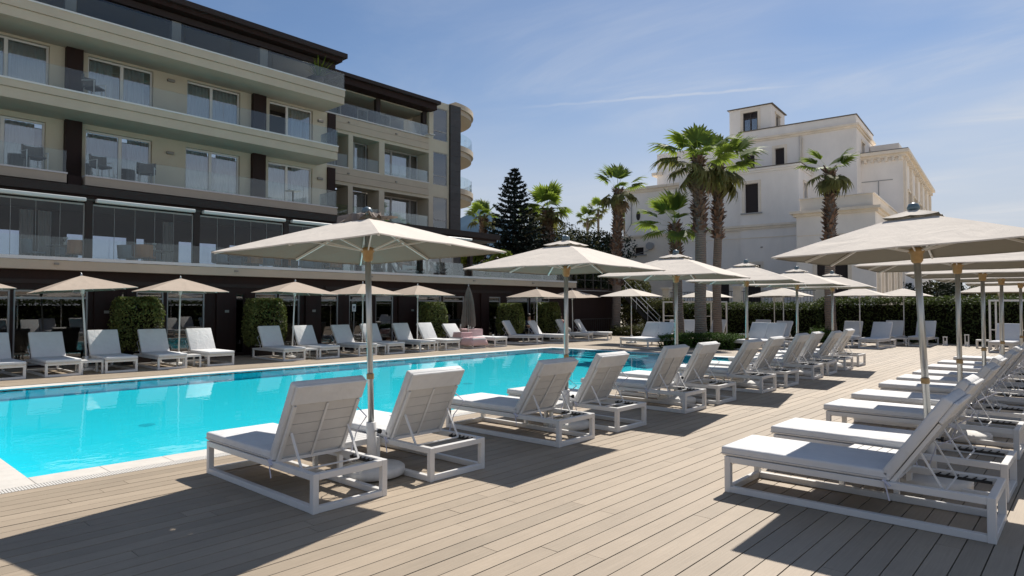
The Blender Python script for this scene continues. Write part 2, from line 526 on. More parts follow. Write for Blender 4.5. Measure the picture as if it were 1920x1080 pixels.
# ------------------------------------------------------------------ helpers: meshes and objects
class MB:
    def __init__(s):
        s.v, s.f = [], []

    def add(s, vs, fs):
        b = len(s.v)
        s.v += [tuple(p) for p in vs]
        s.f += [tuple(b + i for i in q) for q in fs]
        return s

    def box(s, x0, x1, y0, y1, z0, z1):
        return s.add([(x, y, z) for x in (x0, x1) for y in (y0, y1) for z in (z0, z1)],
                     [(0, 1, 3, 2), (4, 6, 7, 5), (0, 4, 5, 1), (2, 3, 7, 6), (0, 2, 6, 4), (1, 5, 7, 3)])

    def bar(s, p, q, w, h, up=(0, 0, 1)):
        p, q = Vector(p), Vector(q)
        d = (q - p).normalized()
        up = Vector(up)
        if abs(d.dot(up)) > .98:
            up = Vector((1, 0, 0))
        a = d.cross(up).normalized() * (w / 2)
        b = a.cross(d).normalized() * (h / 2)
        vs = [e + i * a + j * b for e in (p, q) for i in (-1, 1) for j in (-1, 1)]
        return s.add(vs, [(0, 1, 3, 2), (4, 6, 7, 5), (0, 4, 5, 1), (2, 3, 7, 6), (0, 2, 6, 4), (1, 5, 7, 3)])

    def tube(s, pts, rad, n=10, caps=True):
        pts = [Vector(p) for p in pts]
        if not hasattr(rad, '__len__'):
            rad = [rad] * len(pts)
        vs, fs = [], []
        ref = Vector((0, 0, 1))
        for i, p in enumerate(pts):
            d = (pts[min(i + 1, len(pts) - 1)] - pts[max(i - 1, 0)]).normalized()
            r = ref if abs(d.dot(ref)) < .95 else Vector((1, 0, 0))
            a = d.cross(r).normalized()
            b = d.cross(a).normalized()
            for k in range(n):
                t = 2 * math.pi * k / n
                vs.append(p + rad[i] * (math.cos(t) * a + math.sin(t) * b))
        for i in range(len(pts) - 1):
            for k in range(n):
                k2 = (k + 1) % n
                fs.append((i * n + k, i * n + k2, (i + 1) * n + k2, (i + 1) * n + k))
        if caps:
            fs.append(tuple(range(n)))
            fs.append(tuple((len(pts) - 1) * n + k for k in range(n)))
        return s.add(vs, fs)

    def lathe(s, prof, n=20, c=(0, 0, 0)):
        vs, fs = [], []
        for r, z in prof:
            for k in range(n):
                t = 2 * math.pi * k / n
                vs.append((c[0] + r * math.cos(t), c[1] + r * math.sin(t), c[2] + z))
        for i in range(len(prof) - 1):
            for k in range(n):
                k2 = (k + 1) % n
                fs.append((i * n + k, i * n + k2, (i + 1) * n + k2, (i + 1) * n + k))
        fs.append(tuple(range(n)))
        fs.append(tuple((len(prof) - 1) * n + k for k in range(n)))
        return s.add(vs, fs)

    def quad(s, a, b, c, d):
        return s.add([a, b, c, d], [(0, 1, 2, 3)])

    def mesh(s, name, m, smooth=False, bevel=0.0, segs=1, normals=True, off=None):
        me = bpy.data.meshes.new(name)
        vs = s.v if off is None else [(p[0] - off[0], p[1] - off[1], p[2] - off[2]) for p in s.v]
        me.from_pydata(vs, [], s.f)
        if normals or bevel:
            bm = bmesh.new()
            bm.from_mesh(me)
            if bevel:
                bmesh.ops.bevel(bm, geom=list(bm.edges), offset=bevel, segments=segs, profile=.5, affect='EDGES')
            bmesh.ops.recalc_face_normals(bm, faces=list(bm.faces))
            bm.to_mesh(me)
            bm.free()
        me.materials.append(m)
        if smooth:
            for p in me.polygons:
                p.use_smooth = True
        return me

    def build(s, name, m, parent=None, off=None, **kw):
        if off is None and parent is not None:
            off = OFF.get(parent.name)
        o = link(bpy.data.objects.new(name, s.mesh(name, m, off=off, **kw)), parent)
        if off is not None:
            OFF[o.name] = off
        return o


OFF = {}                                                     # things whose parts are given in scene coordinates


def link(o, parent=None):
    col.objects.link(o)
    if parent is not None:
        o.parent = parent
    return o


def thing(name, label, cat, loc=(0, 0, 0), rz=0.0, group=None, absolute=False):
    o = bpy.data.objects.new(name, None)
    o.empty_display_size = .2
    col.objects.link(o)
    o.location = loc
    o.rotation_euler = (0, 0, rz)
    tag(o, label, cat, group)
    if absolute:
        OFF[o.name] = tuple(loc)
    return o


def tag(o, label=None, cat=None, group=None, kind=None):
    if label:
        o['label'] = label
    if cat:
        o['category'] = cat
    if group:
        o['group'] = group
    if kind:
        o['kind'] = kind
    return o


KIDS = {}


def kids(o):
    return [c for c in bpy.data.objects if c.parent == o]


def copy_tree(root, loc, rz, label, group=None):
    """a copy of a thing, its parts and their sub-parts, sharing mesh data"""
    if root.name not in KIDS:
        KIDS[root.name] = [(c, kids(c)) for c in kids(root)]
    r = root.copy()
    col.objects.link(r)
    r.location = loc
    r.rotation_euler = (root.rotation_euler[0], root.rotation_euler[1], rz)
    r['label'] = label
    if group:
        r['group'] = group
    for c, gs in KIDS[root.name]:
        d = c.copy()
        col.objects.link(d)
        d.parent = r
        for g in gs:
            e = g.copy()
            col.objects.link(e)
            e.parent = d
    return r


def panel(mb, o, du, n, u0, u1, z0, z1, holes=(), depth=.2):
    """a wall face through o along du, facing n, with openings (a, b, lo, hi) and their reveals"""
    o, du, n = Vector(o), Vector(du), Vector(n)
    P = lambda u, z, d=0.0: o + du * u + Vector((0, 0, z)) - n * d
    hs = [(max(a, u0), min(b, u1), max(c, z0), min(e, z1)) for a, b, c, e in holes]
    us = sorted({u0, u1, *[h[0] for h in hs], *[h[1] for h in hs]})
    zs = sorted({z0, z1, *[h[2] for h in hs], *[h[3] for h in hs]})
    for i in range(len(us) - 1):
        for j in range(len(zs) - 1):
            cu, cz = (us[i] + us[i + 1]) / 2, (zs[j] + zs[j + 1]) / 2
            if any(h[0] < cu < h[1] and h[2] < cz < h[3] for h in hs):
                continue
            mb.quad(P(us[i], zs[j]), P(us[i + 1], zs[j]), P(us[i + 1], zs[j + 1]), P(us[i], zs[j + 1]))
    for a, b, c, e in hs:
        mb.quad(P(a, c), P(a, e), P(a, e, depth), P(a, c, depth))
        mb.quad(P(b, c), P(b, e), P(b, e, depth), P(b, c, depth))
        mb.quad(P(a, e), P(b, e), P(b, e, depth), P(a, e, depth))
        mb.quad(P(a, c), P(b, c), P(b, c, depth), P(a, c, depth))


ORD = ['first', 'second', 'third', 'fourth', 'fifth', 'sixth', 'seventh', 'eighth', 'ninth', 'tenth', 'eleventh',
       'twelfth', 'thirteenth', 'fourteenth', 'fifteenth', 'sixteenth']


def leaf_quads(P, N, size, rng, aspect=.5, jitter=.9):
    """leaf-sized rhombs at points P, roughly facing N"""
    n = len(P)
    N = N + rng.normal(size=(n, 3)) * jitter
    N /= np.linalg.norm(N, axis=1)[:, None] + 1e-9
    A = np.cross(N, rng.normal(size=(n, 3)))
    A /= np.linalg.norm(A, axis=1)[:, None] + 1e-9
    B = np.cross(N, A)
    s = (size * (.6 + .8 * rng.random(n)))[:, None]
    V = np.stack([P - A * s, P + B * s * aspect, P + A * s, P - B * s * aspect], 1).reshape(-1, 3)
    return V


def quads_mesh(name, V, m):
    n = len(V) // 4
    me = bpy.data.meshes.new(name)
    me.vertices.add(len(V))
    me.vertices.foreach_set('co', np.ascontiguousarray(V, dtype=np.float32).ravel())
    me.loops.add(n * 4)
    me.loops.foreach_set('vertex_index', np.arange(n * 4, dtype=np.int32))
    me.polygons.add(n)
    me.polygons.foreach_set('loop_start', np.arange(0, n * 4, 4, dtype=np.int32))
    me.polygons.foreach_set('loop_total', np.full(n, 4, dtype=np.int32))
    me.update(calc_edges=True)
    me.materials.append(m)
    return me


# ================================================================== the setting
PX0, PX1, PY0, PY1 = -17.64, -8.385, 1.71, 22.1                # the water
DX0, DX1, DY0, DY1 = -18.17, -7.855, 1.18, 22.63               # inner edge of the decking round the pool
EX0, EX1, EY0, EY1 = -24.0, 3.9, -3.0, 39.0                    # outer edge of the decking

g = MB()
for x0, x1, y0, y1 in [(-2500, EX0, -2500, 2500), (EX1, 2500, -2500, 2500), (EX0, EX1, -2500, EY0), (EX0, EX1, EY1, 2500)]:
    g.quad((x0, y0, -.06), (x1, y0, -.06), (x1, y1, -.06), (x0, y1, -.06))
tag(g.build('ground', M.ground), kind='structure')

hb = MB()                                                      # the far mountain beyond the palms
ridge = [(-1500, 820, 40), (-1300, 900, 110), (-1180, 960, 165), (-1110, 1010, 190), (-1050, 1055, 226), (-1020, 1085, 205), (-975, 1120, 184),
         (-900, 1180, 160), (-800, 1260, 140), (-650, 1380, 110), (-450, 1500, 70), (-200, 1600, 30)]
vs, fs = [], []
for i, (x, y, z) in enumerate(ridge):
    d = Vector((x, y, 0)).normalized()
    for k, (o, h) in enumerate([(-500, -1), (-330, .30), (-160, .66), (0, 1), (260, .6), (600, -1)]):
        p = Vector((x, y, 0)) + d * o
        vs.append((p.x, p.y, z * h if h > 0 else -5))
for i in range(len(ridge) - 1):
    for k in range(5):
        fs.append((i * 6 + k, i * 6 + k + 1, (i + 1) * 6 + k + 1, (i + 1) * 6 + k))
hb.add(vs, fs)
tag(hb.build('hills', M.hill, smooth=True), kind='structure')

# ---- decking: every board a piece of its own, the nearest 300 as objects
sub = MB()
for x0, x1, y0, y1 in [(EX0, EX1, EY0, DY0), (EX0, EX1, DY1, EY1), (EX0, DX0, DY0, DY1), (DX1, EX1, DY0, DY1)]:
    sub.quad((x0, y0, -.035), (x1, y0, -.035), (x1, y1, -.035), (x0, y1, -.035))
deck = tag(sub.build('deck', M.sub), kind='structure')
PITCH, PW = 0.168, 0.1590
boards = []
i0 = int(math.floor((EX0 - DX1) / PITCH))
for i in range(i0, int((EX1 - DX1) / PITCH)):
    x = DX1 + .004 + i * PITCH
    spans = [(EY0, EY1)]
    if DX0 - PW < x < DX1 - .01:
        spans = [(EY0, DY0 - .004), (DY1 + .004, EY1)]
    for a, b in spans:
        y = a - random.random() * 2.6 if a == EY0 else a
        while y < b - .05:
            ln = random.choice((2.4, 3.2, 4.0, 4.0))
            e = min(y + ln, b)
            if e - max(y, a) > .15:
                boards.append((x, max(y, a), e - .004))
            y = e


def seen_size(bd):
    x, y0, y1 = bd
    best = 0
    for t in (.0, .25, .5, .75, 1):
        v = cam.rotation_euler.to_matrix().transposed() @ (Vector((x, y0 + (y1 - y0) * t, 0)) - cam.location)
        if v.z < -.5:
            u, w = v.x / -v.z, v.y / -v.z
            if abs(u) < .80 and -.47 < w:
                best = max(best, 1 / -v.z)
    return best


boards.sort(key=seen_size, reverse=True)
plank_me = MB().box(0, PW, 0, 1, -.026, 0).mesh('plank', M.deck)
for x, y0, y1 in boards[:300]:
    o = link(bpy.data.objects.new('plank', plank_me), deck)
    o.location = (x, y0, random.uniform(-.0012, .0012))
    o.scale = (1, y1 - y0, 1)
rest = MB()
for x, y0, y1 in boards[300:]:
    h = random.uniform(-.0012, .0012)
    rest.box(x, x + PW, y0, y1, -.026, h)
tag(rest.build('far_planks', M.deck, deck, normals=False), kind='stuff')

# ---- pool
FL = -1.30
b = MB()
b.quad((PX0, PY0, FL), (PX1, PY0, FL), (PX1, PY1, FL), (PX0, PY1, FL))
for a, c in [((PX0, PY0), (PX1, PY0)), ((PX1, PY0), (PX1, PY1)), ((PX1, PY1), (PX0, PY1)), ((PX0, PY1), (PX0, PY0))]:
    b.quad((*a, FL), (*c, FL), (*c, 0), (*a, 0))
basin = tag(b.build('pool_basin', M.tile), kind='structure')
basin.cycles.is_caustics_receiver = True
for k in range(4):
    s = MB().box(PX0 + 2.2, PX1 - .6, PY1 - .42 * (k + 1), PY1 - .42 * k - .003, FL + .001, -.20 - .24 * k)
    o = s.build('pool_step', M.tile, basin)
    o.cycles.is_caustics_receiver = True
for k, (x, y) in enumerate([(-12.6, 4.3), (-12.4, 12.0)]):
    MB().lathe([(.13, FL + .002), (.13, FL + .02)], 16, (x, y, 0)).build('floor_inlet', M.tile2, basin).cycles.is_caustics_receiver = True
wm = MB()
nx, ny = 2, 4
wm.quad((PX0, PY0, -.014), (PX1, PY0, -.014), (PX1, PY1, -.014), (PX0, PY1, -.014))
water = tag(wm.build('water', M.water, normals=False, smooth=True), kind='structure')
water.cycles.is_caustics_caster = True

# ---- coping stones and the overflow grating behind them
cop = MB()
for x0, x1, y0, y1 in [(DX0, DX1, DY0, PY0), (DX0, DX1, PY1, DY1), (DX0, PX0, PY0, PY1), (PX1, DX1, PY0, PY1)]:
    cop.box(x0, x1, y0, y1, -.30, -.012)
coping = tag(cop.build('pool_edge', M.coping), kind='structure')
CW = .36


def stone(x0, x1, y0, y1):
    MB().box(x0 + .0015, x1 - .0015, y0 + .0015, y1 - .0015, -.011, .004).build('coping_stone', M.coping, coping, bevel=.003)


n = 31
for k in range(n):
    y0, y1 = PY0 + (PY1 - PY0) * k / n, PY0 + (PY1 - PY0) * (k + 1) / n
    stone(PX1, PX1 + CW, y0, y1)
    stone(PX0 - CW, PX0, y0, y1)
n = 14
for k in range(n):
    x0, x1 = PX0 + (PX1 - PX0) * k / n, PX0 + (PX1 - PX0) * (k + 1) / n
    stone(x0, x1, PY0 - CW, PY0)
    stone(x0, x1, PY1, PY1 + CW)
for sx, x0 in ((0, PX1), (1, PX0 - CW)):
    stone(x0, x0 + CW, PY0 - CW, PY0)
    stone(x0, x0 + CW, PY1, PY1 + CW)
gr = MB()
y = DY0 + .02
while y < 9.0:                                                 # separate bars as far as they can be told apart
    gr.box(PX1 + CW + .003, DX1 - .004, y, y + .017, -.010, .002)
    y += .026
gr.box(PX1 + CW + .003, DX1 - .004, y, DY1, -.010, .001)
gr.box(DX0 + .004, PX0 - CW - .003, DY0, DY1, -.010, .001)
gr.box(PX0 - CW, PX1 + CW, PY1 + CW + .003, DY1 - .004, -.010, .001)
gr.box(PX0 - CW, PX1 + CW, DY0 + .004, PY0 - CW - .003, -.010, .001)
tag(gr.build('overflow_grating', M.grate, coping), kind='stuff')


# ================================================================== the hotel
HL = (-24.5, 10.0, 0.0)
hotel = thing('hotel_building', 'grey beige hotel with long glazed balconies and dark flat roofs behind the pool', 'hotel', HL, absolute=True)
XT, XG, XV, XS, XW, X2 = -22.9, -23.3, -23.0, -24.2, -25.9, -27.3


def hp(mb, name, m, parent=None, **kw):
    return mb.build(name, m, parent or hotel, **kw)


def pane_box(x, y0, y1, z0, z1, t=.012):
    return MB().box(x - t, x, y0, y1, z0, z1)


def curtain(x, y0, y1, z0, z1, amp=.035, wl=.13):
    mb = MB()
    n = max(6, int((y1 - y0) / wl * 4))
    vs = []
    for k in range(n + 1):
        y = y0 + (y1 - y0) * k / n
        xx = x + amp * math.sin(2 * math.pi * (y - y0) / wl + .6 * math.sin(y * 7))
        vs += [(xx, y, z0), (xx, y, z1)]
    mb.add(vs, [(2 * k, 2 * k + 2, 2 * k + 3, 2 * k + 1) for k in range(n)])
    return mb


def window(x, ys, z0, z1, fm=None, fw=.065, curtains=True, openleaf=None, transom=None, deep=.06, glassm=None):
    """a sliding window in an opening of a wall facing +x: frame, panes, curtains"""
    fm = fm or M.frame
    f = MB()
    y0, y1 = ys[0], ys[-1]
    f.box(x - deep, x, y0, y0 + fw, z0, z1)
    f.box(x - deep, x, y1 - fw, y1, z0, z1)
    f.box(x - deep, x, y0 + fw, y1 - fw, z1 - fw, z1)
    f.box(x - deep, x, y0 + fw, y1 - fw, z0, z0 + fw * .8)
    for y in ys[1:-1]:
        f.box(x - deep, x + .004, y - fw * .8, y + fw * .8, z0 + fw * .8, z1 - fw)
    if transom:
        f.box(x - deep, x + .002, y0 + fw, y1 - fw, transom - fw / 2, transom + fw / 2)
    w = hp(f, 'window', fm)
    for k in range(len(ys) - 1):
        a, b = ys[k] + fw, ys[k + 1] - fw
        if openleaf != k:
            hp(pane_box(x - .02, a, b, z0 + fw * .8, z1 - fw), 'pane', glassm or M.pane, w)
        if curtains and openleaf != k:
            q0, q1 = random.choice(((0, 1), (0, 1), (0, .8), (.25, 1), (.1, 1), (0, .62)))
            wd_ = b - a + .06
            hp(curtain(x - .16 - random.uniform(0, .05), a - .03 + wd_ * q0, a - .03 + wd_ * q1, z0 + .03, z1 - .05, amp=random.uniform(.02, .045),
                       wl=random.uniform(.10, .17)), 'curtain', M.curtain, w, normals=False)
    return w


# --- upper front, two storeys of rooms behind long balconies
ROWA = [[3.48, 4.5, 5.65], [6.76, 7.85, 8.86], [10.06, 11.03, 12.15], [13.41, 14.27, 15.45]]
ROWB = [[3.40, 4.45, 5.58], [6.72, 7.83, 8.85], [10.04, 11.02, 12.16], [13.38, 14.27, 15.45]]
ROWS = [(8.70, 10.48, ROWA), (6.06, 7.90, ROWB)]
wl = MB()
holes = [(r[0] + 4, r[-1] + 4, z0, z1) for z0, z1, rows in ROWS for r in [[-3.1, -2, -.9], [.2, 1.3, 2.4]] + rows]
panel(wl, (XW, -4, 0), (0, 1, 0), (1, 0, 0), 0, 20.17, 5.3, 10.56, holes, .2)
hp(wl, 'wall', M.wall, normals=False)
for z0, z1, rows in ROWS:
    for k, r in enumerate([[-3.1, -2, -.9], [.2, 1.3, 2.4]] + rows):
        window(XW - .13, r, z0, z1, openleaf=0 if (k == 5 and z0 > 8) else None)
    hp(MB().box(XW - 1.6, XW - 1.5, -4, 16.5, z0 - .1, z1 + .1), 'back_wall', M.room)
for z0, z1 in ((8.67, 10.55), (6.03, 8.08)):
    for y0, y1, d in ((2.75, 3.2, .22), (6.08, 6.57, .22), (12.61, 13.16, .22), (16.17, 16.56, .10)):
        hp(MB().box(XW + .002, XW + d, y0, y1, z0, z1), 'column_cladding', M.dwood)
for y, z in ((9.46, 10.29), (9.46, 7.55), (15.8, 10.1), (15.8, 7.5), (2.6, 10.29)):
    hp(MB().box(XW + .002, XW + .11, y - .13, y + .13, z - .05, z + .05), 'wall_lamp', M.lamp, bevel=.012)


def balcony(y0, y1, zt, zb, xe, xb, groove=None, gap=None):
    """slab with its fascia, white edge strip and a row of frameless glass panels"""
    mb = MB()
    if groove:
        mb.box(xb, xe, y0, y1, groove + .012, zt - .05)
        mb.box(xb, xe - .05, y0, y1 - .002, zb, groove)
        mb.box(xb, xe - .085, y0, y1 - .01, groove, groove + .012)
    else:
        mb.box(xb, xe, y0, y1, zb, zt - .05)
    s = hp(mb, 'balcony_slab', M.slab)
    hp(MB().box(xb, xe + .02, y0, y1 + .02, zt - .048, zt), 'edge_strip', M.sill, s)
    n = max(1, round((y1 - y0) / 1.62))
    for k in range(n):
        a, c = y0 + (y1 - y0) * k / n, y0 + (y1 - y0) * (k + 1) / n
        hp(MB().box(xe - .07, xe - .055, a + .008, c - .008, zt + .002, zt + .70), 'glass_panel', M.balus, s)
    if y1 > 15:
        hp(MB().box(xb + .4, xe - .08, y1 - .06, y1 - .045, zt + .002, zt + .70), 'glass_panel', M.balus, s)
    for y in (y0 + 1.5, y0 + 4.7, y0 + 8.0):
        if zb > 5.8 and y < y1:
            hp(MB().box(xe + .002, xe + .05, y - .04, y + .04, zt - .22, zt - .17), 'spout', M.lamp, s)
    return s


balcony(-4, 15.98, 11.20, 10.56, XS, XW - 3, groove=10.86)
balcony(-4, 15.66, 8.68, 8.08, XS, XW, groove=8.40)
balcony(-4, 5.79, 6.03, 5.70, XS, XW)
balcony(6.30, 15.63, 6.03, 5.70, XS, XW)
hp(MB().box(XW + .3, XS - .15, 5.86, 6.24, 5.45, 5.98), 'column_cladding', M.dwood)

# --- set-back top storey under the broad dark roof
hp(MB().box(-34, -28.2, -4, 15.6, 11.2, 12.3), 'back_wall', M.dwood)
for y in (-2.0, .7, 3.3, 6.0, 8.6, 11.2, 13.6):
    hp(MB().box(-28.2, -28.15, y, y + 1.9, 11.25, 12.1), 'dark_pane', M.paned)
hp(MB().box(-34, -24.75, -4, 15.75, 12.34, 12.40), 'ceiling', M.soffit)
hp(MB().box(-24.95, -24.60, -4, 15.75, 12.12, 12.338), 'roof_beam', M.roofd)
for y in (2.45, 5.78, 9.05, 12.38):
    hp(MB().box(-24.93, -24.72, y, y + .32, 11.2, 12.118), 'roof_post', M.lamp)
rf = hp(MB().box(-35, -24.12, -4, 16.05, 12.56, 12.76), 'roof', M.roofd)
hp(MB().box(-35, -24.30, -4, 15.9, 12.402, 12.558), 'eaves_board', M.dwood, rf)

# --- rear wing, set back, with deep loggias
S2 = [(8.60, 10.22), (6.12, 7.70)]
BAYS = [(16.75, 18.24), (18.51, 20.08), (20.42, 23.40)]
w2 = MB()
holes = [(a - 16, b - 16, z0, z1) for z0, z1 in S2 for a, b in BAYS]
slits = [(23.72, 24.77, 11.06, 12.88), (23.72, 24.77, 8.55, 10.38), (23.72, 24.77, 6.07, 7.87)]
panel(w2, (X2, 16, 0), (0, 1, 0), (1, 0, 0), 0, 7.42, 3.2, 11.04, holes, 1.0)
panel(w2, (X2, 16, 0), (0, 1, 0), (1, 0, 0), 7.42, 8.89, 3.2, 13.25, [(a - 16, b - 16, c, d) for a, b, c, d in slits], .08)
w2.box(X2 - 6, X2 - .03, 23.42, 25.6, 13.22, 13.26)
w2.box(X2 - 1.4, X2 - .03, 23.40, 23.44, 11.04, 13.2)
hp(w2, 'wall', M.wall, normals=False)
for z0, z1 in S2:
    for a, b in BAYS:
        m_ = [a, (a + b) / 2 - .1, b - .1] if b - a < 2 else [a, a + 1.15, a + 2.45, b]
        window(X2 - .96, m_, z0 + .02, z1 - .02, fm=M.aframe, openleaf=None)
        s = hp(MB().box(X2 - .06, X2 + .03, a - .02, b + .02, z0 - .05, z0 - .002), 'sill', M.sill)
        n = 1 if b - a < 2 else 3
        for k in range(n):
            y0, y1 = a + (b - a) * k / n, a + (b - a) * (k + 1) / n
            hp(MB().box(X2 - .06, X2 - .045, y0 + .006, y1 - .006, z0, z0 + .62), 'glass_panel', M.balus, s)
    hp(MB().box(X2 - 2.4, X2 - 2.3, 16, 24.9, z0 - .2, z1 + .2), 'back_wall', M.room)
    bnd = MB().box(X2 + .002, X2 + .07, 16, 23.36, z1 + .16, z1 + .50)
    bnd.box(X2 + .002, X2 + .05, 16, 23.34, z1 + .515, z1 + .80)
    hp(bnd, 'facade_band', M.slab)
    for y in (18.2, 21.1):
        hp(MB().box(X2 + .072, X2 + .12, y - .05, y + .05, z1 + .55, z1 + .62), 'spout', M.lamp)
for a, b, z0, z1 in slits:
    window(X2 - .03, [a, b], z0, z1, fm=M.aframe, fw=.05, curtains=False, transom=z0 + .52)
hp(MB().box(X2 - 1.2, X2 - 1.1, 23.5, 25, 5.5, 13.1), 'back_wall', M.room)
s = hp(MB().box(X2 - 2.2, X2 + .09, 16, 23.40, 11.045, 11.10), 'sill', M.sill)
for k in range(5):
    hp(MB().box(X2 - .03, X2 - .015, 16.2 + k * 1.43, 17.61 + k * 1.43, 11.102, 11.75), 'glass_panel', M.balus, s)
hp(MB().box(X2 - 5, X2 - 2.2, 16, 23.4, 11.0, 12.6), 'back_wall', M.dwood)
for a, b in ((17.0, 18.1), (18.4, 19.2), (20.2, 20.9), (21.6, 22.4)):
    window(X2 - 2.13, [a, b], 11.1, 12.45, fm=M.aframe, curtains=True)
for y in (20.0, 23.1):
    hp(MB().box(X2 - .35, X2 - .15, y, y + .26, 11.1, 12.55), 'roof_post', M.roofd)
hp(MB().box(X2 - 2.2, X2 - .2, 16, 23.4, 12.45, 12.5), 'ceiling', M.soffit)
rf2 = hp(MB().box(X2 - 6, X2 + .75, 15.9, 23.62, 12.80, 12.97), 'roof', M.roofd)
hp(MB().box(X2 - 6, X2 + .55, 15.9, 23.5, 12.502, 12.798), 'eaves_board', M.dwood, rf2)
hp(MB().box(X2 - .3, X2 + .55, 23.0, 23.38, 11.1, 11.13), 'edge_strip', M.sill)
z = 3.2
k = 0
while z < 13.2:
    hp(MB().box(X2 - .6, X2 + .12 + (k % 2) * .008, 24.90, 25.69, z + .006, min(z + .42, 13.24)), 'stone_panel', M.dstone)
    z += .42
    k += 1
hp(MB().box(X2 - 9, X2 - .62, 25.3, 25.6, 3.2, 13.2), 'wall', M.wall)

# --- rounded balconies at the far corner
for zt, gl in ((13.62, False), (11.18, True), (8.66, True)):
    CX, CY, A_, B_ = -31.0, 25.62, 3.45, 3.45
    arc = [(CX + A_ * math.cos(math.pi * k / 36), CY + B_ * math.sin(math.pi * k / 36)) for k in range(37)]

    def disc(sc, z0, z1):
        mb = MB()
        pts = [(CX + (x - CX) * sc, CY + (y - CY) * sc) for x, y in arc]
        n = len(pts)
        mb.add([(x, y, z0) for x, y in pts] + [(x, y, z1) for x, y in pts],
               [(k, k + 1, n + k + 1, n + k) for k in range(n - 1)] + [tuple(range(n)), tuple(range(n, 2 * n)), (0, n - 1, 2 * n - 1, n)])
        return mb
    s = hp(disc(1.0, zt - .30, zt), 'round_balcony', M.slab)
    hp(disc(.965, zt - .58, zt - .302), 'balcony_rim', M.slab, s)
    if gl:
        for k in range(0, 36, 3):
            mb = MB()
            pts = [(CX + (x - CX) * .975, CY + (y - CY) * .975) for x, y in arc[k:k + 4]]
            q = [(CX + (x - CX) * .97, CY + (y - CY) * .97) for x, y in arc[k:k + 4]]
            for (p0, p1, q0, q1) in [(pts[i], pts[i + 1], q[i], q[i + 1]) for i in range(3)]:
                for a, c in ((p0, p1), (q0, q1)):
                    mb.quad((*a, zt + .003), (*c, zt + .003), (*c, zt + .72), (*a, zt + .72))
            hp(mb, 'glass_panel', M.balus, s, normals=False)

# --- first-floor terrace: fascia, upstand, glass parapet, glazed veranda under a dark roof
ts = hp(MB().box(-30, XT, -4, 31.0, 2.88, 3.155), 'terrace_slab', M.slab)
hp(MB().box(-30, XT - .3, -4, 30.9, 3.156, 3.165), 'terrace_floor', M.terracef, ts)
hp(MB().box(XT - .10, XT + .035, -4, 31.02, 3.165, 3.26), 'edge_strip', M.sill, ts)
for y in (5.2, 10.6, 16.4, 22.5, 27):
    hp(MB().box(XT + .002, XT + .06, y, y + .12, 3.02, 3.07), 'spout', M.lamp, ts)
n = 23
for k in range(n):
    a, c = -4 + 35 * k / n, -4 + 35 * (k + 1) / n
    hp(MB().box(XT - .06, XT - .045, a + .007, c - .007, 3.262, 3.86), 'glass_panel', M.balus, ts)
vroof = hp(MB().box(-27.0, XT + .02, -4, 24.45, 5.20, 5.46), 'veranda_roof', M.roofd)
hp(MB().box(-27.0, XT - .10, -4, 24.3, 5.10, 5.198), 'eaves_board', M.dwood, vroof)
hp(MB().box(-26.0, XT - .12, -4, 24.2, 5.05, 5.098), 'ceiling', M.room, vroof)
posts = [-.5, 2.75, 6.01, 9.23, 12.54, 15.85, 19.2, 22.4]
for y in posts:
    hp(MB().box(XV - .22, XV - .02, y, y + .2, 3.166, 5.049), 'veranda_post', M.roofd)
for a, b in zip(posts[:-1], posts[1:]):
    aw = hp(MB().box(XT - .09, XT + .10, a + .24, b - .03, 4.985, 5.095), 'awning_box', M.awning, bevel=.02)
for a, b in list(zip(posts[:-1], posts[1:]))[:5]:
    n = 5
    y0, y1 = a + .2, b
    fr = MB().box(XV - .15, XV - .10, y0, y1, 4.90, 4.95)
    fr.box(XV - .15, XV - .10, y0, y0 + .03, 3.3, 4.90).box(XV - .15, XV - .10, y1 - .03, y1, 3.3, 4.90)
    w = hp(fr, 'veranda_window', M.aframe)
    for k in range(n):
        p, q = y0 + .03 + (y1 - y0 - .06) * k / n, y0 + .03 + (y1 - y0 - .06) * (k + 1) / n
        hp(MB().box(XV - .131, XV - .119, p + .004, q - .004, 3.27, 4.90), 'pane', M.veranda, w)
        if k:
            hp(MB().box(XV - .137, XV - .113, p - .004, p + .004, 3.27, 4.90), 'pane_edge', M.aframe, w)
# dining room behind the veranda: solid piers with smoked windows open to the garden beyond
bw = MB()
hl = [(a + 4, b + 4, 3.3, 4.32) for a, b in [(-3, -.6), (.2, 2.4), (3.0, 3.9), (4.2, 5.2), (6.4, 8.3), (8.6, 8.9), (10.1, 11.6), (12.1, 12.8), (13.4, 14.8), (15.2, 16.4)]]
panel(bw, (-26.6, -4, 0), (0, 1, 0), (1, 0, 0), 0, 20.8, 3.1, 5.2, hl, .15)
hp(bw, 'back_wall', M.dwood, normals=False)
for a, b, z0, z1 in hl:
    hp(MB().box(-26.7, -26.69, a - 4, b - 4, z0, z1), 'smoked_pane', M.backwin)
for y in (5.0, 5.5, 9.4):
    hp(curtain(-26.3, y, y + .38, 3.2, 5.0), 'curtain', M.curtain, normals=False)
# open part of the terrace: white-framed glass front
for k in range(8):
    y = 16.9 + k * .93
    window(-26.3, [y, y + .9], 3.17, 5.04, fm=M.frame, fw=.05, curtains=k in (1, 2, 5))
hp(MB().box(-28.6, -28.5, 16.5, 24.3, 3.1, 5.1), 'back_wall', M.room)

